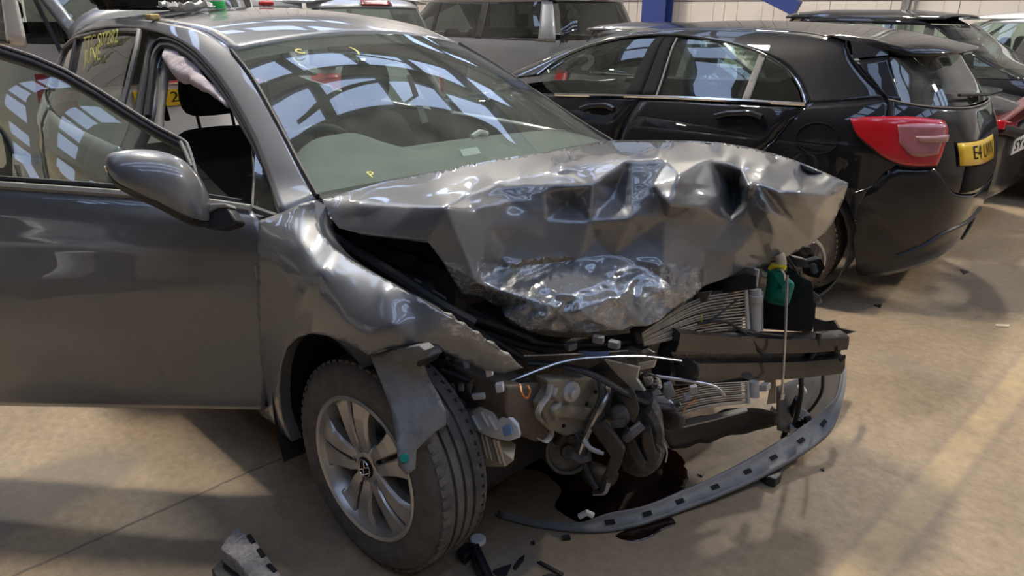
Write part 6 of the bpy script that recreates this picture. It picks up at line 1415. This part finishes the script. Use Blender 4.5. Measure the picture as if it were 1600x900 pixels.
puddle('fluid_puddle', [(962, 838), (985, 826), (1020, 812), (1046, 806), (1056, 818), (1036, 828), (1016, 840), (990, 846)], 'small brown fluid pool in front of the torn bumper lip')
# debris
flat('mount_clip', [(1188, 736), (1212, 727), (1224, 731), (1221, 742), (1212, 749), (1198, 745)], 0, .035, 'plastic', 'black plastic mounting clip on the floor under the bumper lip', 'debris', .004)
for Q, lb in (([(770, 891), (788, 884), (799, 881), (792, 896), (778, 898)], 'wedge-shaped black plastic shard at the bottom edge of the floor'), ([(801, 886), (811, 872), (820, 866), (818, 874), (806, 888)], 'thin pointed dark shard between wedge shard and long sliver'), ([(839, 877), (845, 876), (881, 895), (876, 898)], 'long flat black sliver of plastic on the floor'), ([(847, 899), (858, 896), (872, 897), (866, 903)], 'curved black scrap cut off by the bottom edge'), ([(829, 846), (834, 844), (836, 848), (830, 849)], 'tiny dark chip below the bumper lip'), ([(878, 836), (890, 835), (892, 841), (880, 842)], 'small dark flake lying beside the lip shadow')): flat('plastic_shard', Q, 0, .008, 'plastic', lb, 'debris')
for Q, lb in (([(1092, 735), (1100, 740), (1097, 744), (1090, 740)], 'small dark crumb inside the curve of the bumper lip'), ([(1282, 732), (1288, 730), (1288, 735)], 'tiny dark speck beyond the bumper lip'), ([(1500, 420), (1514, 424), (1506, 428)], 'dark crumb on the shadow patch painted on the floor'), ([(1365, 476), (1378, 475), (1376, 480)], 'dark flake on the floor before the black hatchback'), ([(1556, 506), (1578, 507), (1576, 510), (1556, 509)], 'pale splinter lying on the bare floor at the right')): flat('crumb', Q, 0, .006, 'cream_plastic' if 'pale' in lb else 'plastic', lb, 'debris')
# disc, foot and black strip by the tyre
c_ = at(747, 843, z=.006); o = MB().lathe([(1e-4, .012), (.021, .012), (.024, .009), (.024, 0), (1e-4, 0)], (c_[0], c_[1], 0), (0, 0, 1), 24).build('plastic_disc', M['white_plastic'], None, True); setorigin(o); tag(o, 'round white plastic cap on the floor beside the front tyre', 'cap')
P_ = [at(733, 846, z=.05), at(748, 842, z=.05), at(776, 903, z=.05), at(752, 906, z=.05)]
g = MB().prism(P_, (0, 0, -.035)); o = g.build('plastic_strip', M['plastic'], None, False, .004); setorigin(o); o.location.z = .002; tag(o, 'black channel-shaped plastic strip on the floor right of the tyre', 'debris')
WORLDINV[o.name] = Matrix.Translation(o.location).inverted()
q0, q1 = at(740, 850, z=.05), at(764, 906, z=.05); MB().tube([q0+[0, 0, -.008], q1+[0, 0, -.008]], .007, 6).build('strip_rib', M['plastic_soft'], o)
flat('rubber_wedge', [(714, 858), (728, 846), (744, 848), (738, 860), (726, 872)], 0, .03, 'plastic', 'chipped black plastic foot at the base of the tyre', 'debris', .004)
# foam block
FQ = [(370, 822), (398, 842), (416, 867), (436, 893), (470, 935), (430, 960), (392, 905), (368, 874), (344, 856), (354, 840)]
P_ = [at(*q, z=.085) for q in FQ]
g = MB().prism(P_, (0, 0, -.055)); o = g.build('foam_block', M['foam'], None, False, .006); setorigin(o); o.location.z = .03; tag(o, 'grey pressed foam block with notched edge at the bottom left', 'debris')
WORLDINV[o.name] = Matrix.Translation(o.location).inverted()
for a_, b_, c__, d__ in ((388, 836, 396, 848), (404, 858, 412, 870), (419, 882, 430, 893)):
    q0, q1 = at(a_, b_, z=.087), at(c__, d__, z=.087); MB().tube([q0, (q0+q1)/2+[0, 0, .001], q1], .007, 6, flat=.4).build('notch', M['ink'], o)
for a_, b_, c__, d__ in ((364, 850, 382, 836), (380, 872, 394, 864)):
    q0, q1 = at(a_, b_, z=.0865), at(c__, d__, z=.0865); MB().tube([q0, q1], .0025, 5).build('score_line', M['tank_grey'], o)
flat('black_panel', [(352, 868), (368, 880), (380, 905), (356, 930), (330, 890)], 0, .03, 'plastic', 'black plastic piece under the grey foam block', 'debris', .003)

# ------------------------------------------------------------------ things on the car roof and on the dashboard
def roof_z(x, y):
    ok, loc, n_, i_, ob, mw = SC.ray_cast(bpy.context.evaluated_depsgraph_get(), Vector((x, y, 4.0)), Vector((0, 0, -1)), distance=3.5); return loc.z+.004 if ok else 1.5
bpy.context.view_layer.update()
def onroof(px, x):
    """place under pixel column px on the roof at depth x"""
    o_, v_ = ray(px, 18); t = (x-o_[0])/v_[0]; y = o_[1]+t*v_[1]; return np.array([x, y, roof_z(x, y)])
def crumple(name, c, size, amp, sc, mt, label, cat, seed=0, n=(20, 36)):
    V = []
    for j in range(n[0]):
        t = math.pi*(j/(n[0]-1)-.5)
        for i in range(n[1]):
            a = 2*math.pi*i/n[1]; d_ = np.array([math.cos(t)*math.cos(a), math.cos(t)*math.sin(a), math.sin(t)]); k_ = 1+amp*ridged(d_, sc, seed)+amp*.5*ridged(d_, sc*2.3, seed+3)
            p_ = d_*k_*size; p_[2] = max(p_[2], -size[2]*.55); V.append(c+p_+[0, 0, size[2]*.55])
    o = mesh(name, np.array(V), gridf(n[1], n[0], True), M[mt], None, False, toward=None); setorigin(o); tag(o, label, cat); return o
c_ = onroof(226, -2.22); crumple('bin_bag', c_+[0, 0, .01], np.array([.09, .17, .13]), .26, 1.1, 'bag', 'crumpled black bin bag on the grey car roof', 'bag', 2)
c_ = onroof(292, -1.78); 
V = []
for j in range(26):
    for i in range(26):
        u_, v__ = i/25-.5, j/25-.5; p_ = np.array([u_*.14, v__*.19, .006]); r_ = math.hypot(u_, v__)*2
        z_ = .012+.028*abs(noise.noise(Vector((u_*4.2, v__*4.2, 1.7))))+.05*np.clip(r_-.45, 0, 1)+.009*abs(noise.noise(Vector((u_*11, v__*11, 5)))); V.append(c_+p_+[0, 0, z_*(.9 if r_ < 1.2 else .5)])
o = mesh('paper_towel', np.array(V), gridf(26, 26), M['paper'], None, False, .002, toward=(0, 0, 9)); setorigin(o); o.location.z = c_[2]+.002; tag(o, 'crumpled white paper towel on the car roof beside the black bag', 'paper')
c_ = onroof(339, -1.80); g = MB().lathe([(1e-4, 0), (.036, 0), (.038, .004), (.038, .030), (.036, .033), (.038, .036), (.038, .07), (.034, .085), (1e-4, .086)], c_, (0, 0, 1), 28); o = g.build('green_tub', M['green_tape'], None, True); setorigin(o); tag(o, 'bright green tub standing on the car roof', 'tub')
WORLDINV[o.name] = Matrix.Translation(o.location).inverted()
MB().lathe([(.0386, .031), (.0386, .035)], c_, (0, 0, 1), 28).build('tub_band', M['paper'], o, True)
c_ = onroof(417, -1.92); g = MB(); g.lathe([(1e-4, -.035), (.009, -.033), (.013, -.01), (.010, .0), (.013, .012), (.009, .034), (1e-4, .036)], c_+[0, 0, .014], (.3, 1, 0), 16); o = g.build('red_tool', M['red_plastic'], None, True); setorigin(o); tag(o, 'small red plastic tool lying on the car roof', 'tool')
c_ = onroof(237, -1.72); o = MB().box(c_+[0, 0, .011], (.035, .050, .022), Rz(.3)).build('sponge', M['sponge'], None, True, .006); setorigin(o); tag(o, 'small tan sponge in front of the black bag on the roof', 'sponge')
# on the dashboard, behind the glass
c_ = at(735, 238, x=-.40); o = MB().box((c_[0], c_[1], c_[2]), (.004, .085, .034), Ry(-.8)).build('label_card', M['white_plastic'], None, False, .001); setorigin(o); tag(o, 'small pale card propped behind the windscreen', 'card')
o = golf
plate('glass_sticker', [(636, 118), (642, 116), (670, 190), (660, 194)], 'x', -.62, (-.003, 0, 0), 'trim_grey', golf)
c_ = at(752, 212, x=-.62); MB().tube([c_+[0, -.05, 0], c_+[0, -.01, .015], c_+[0, .03, .004]], .012, 8).build('phone_holder', M['white_plastic'], golf, True)
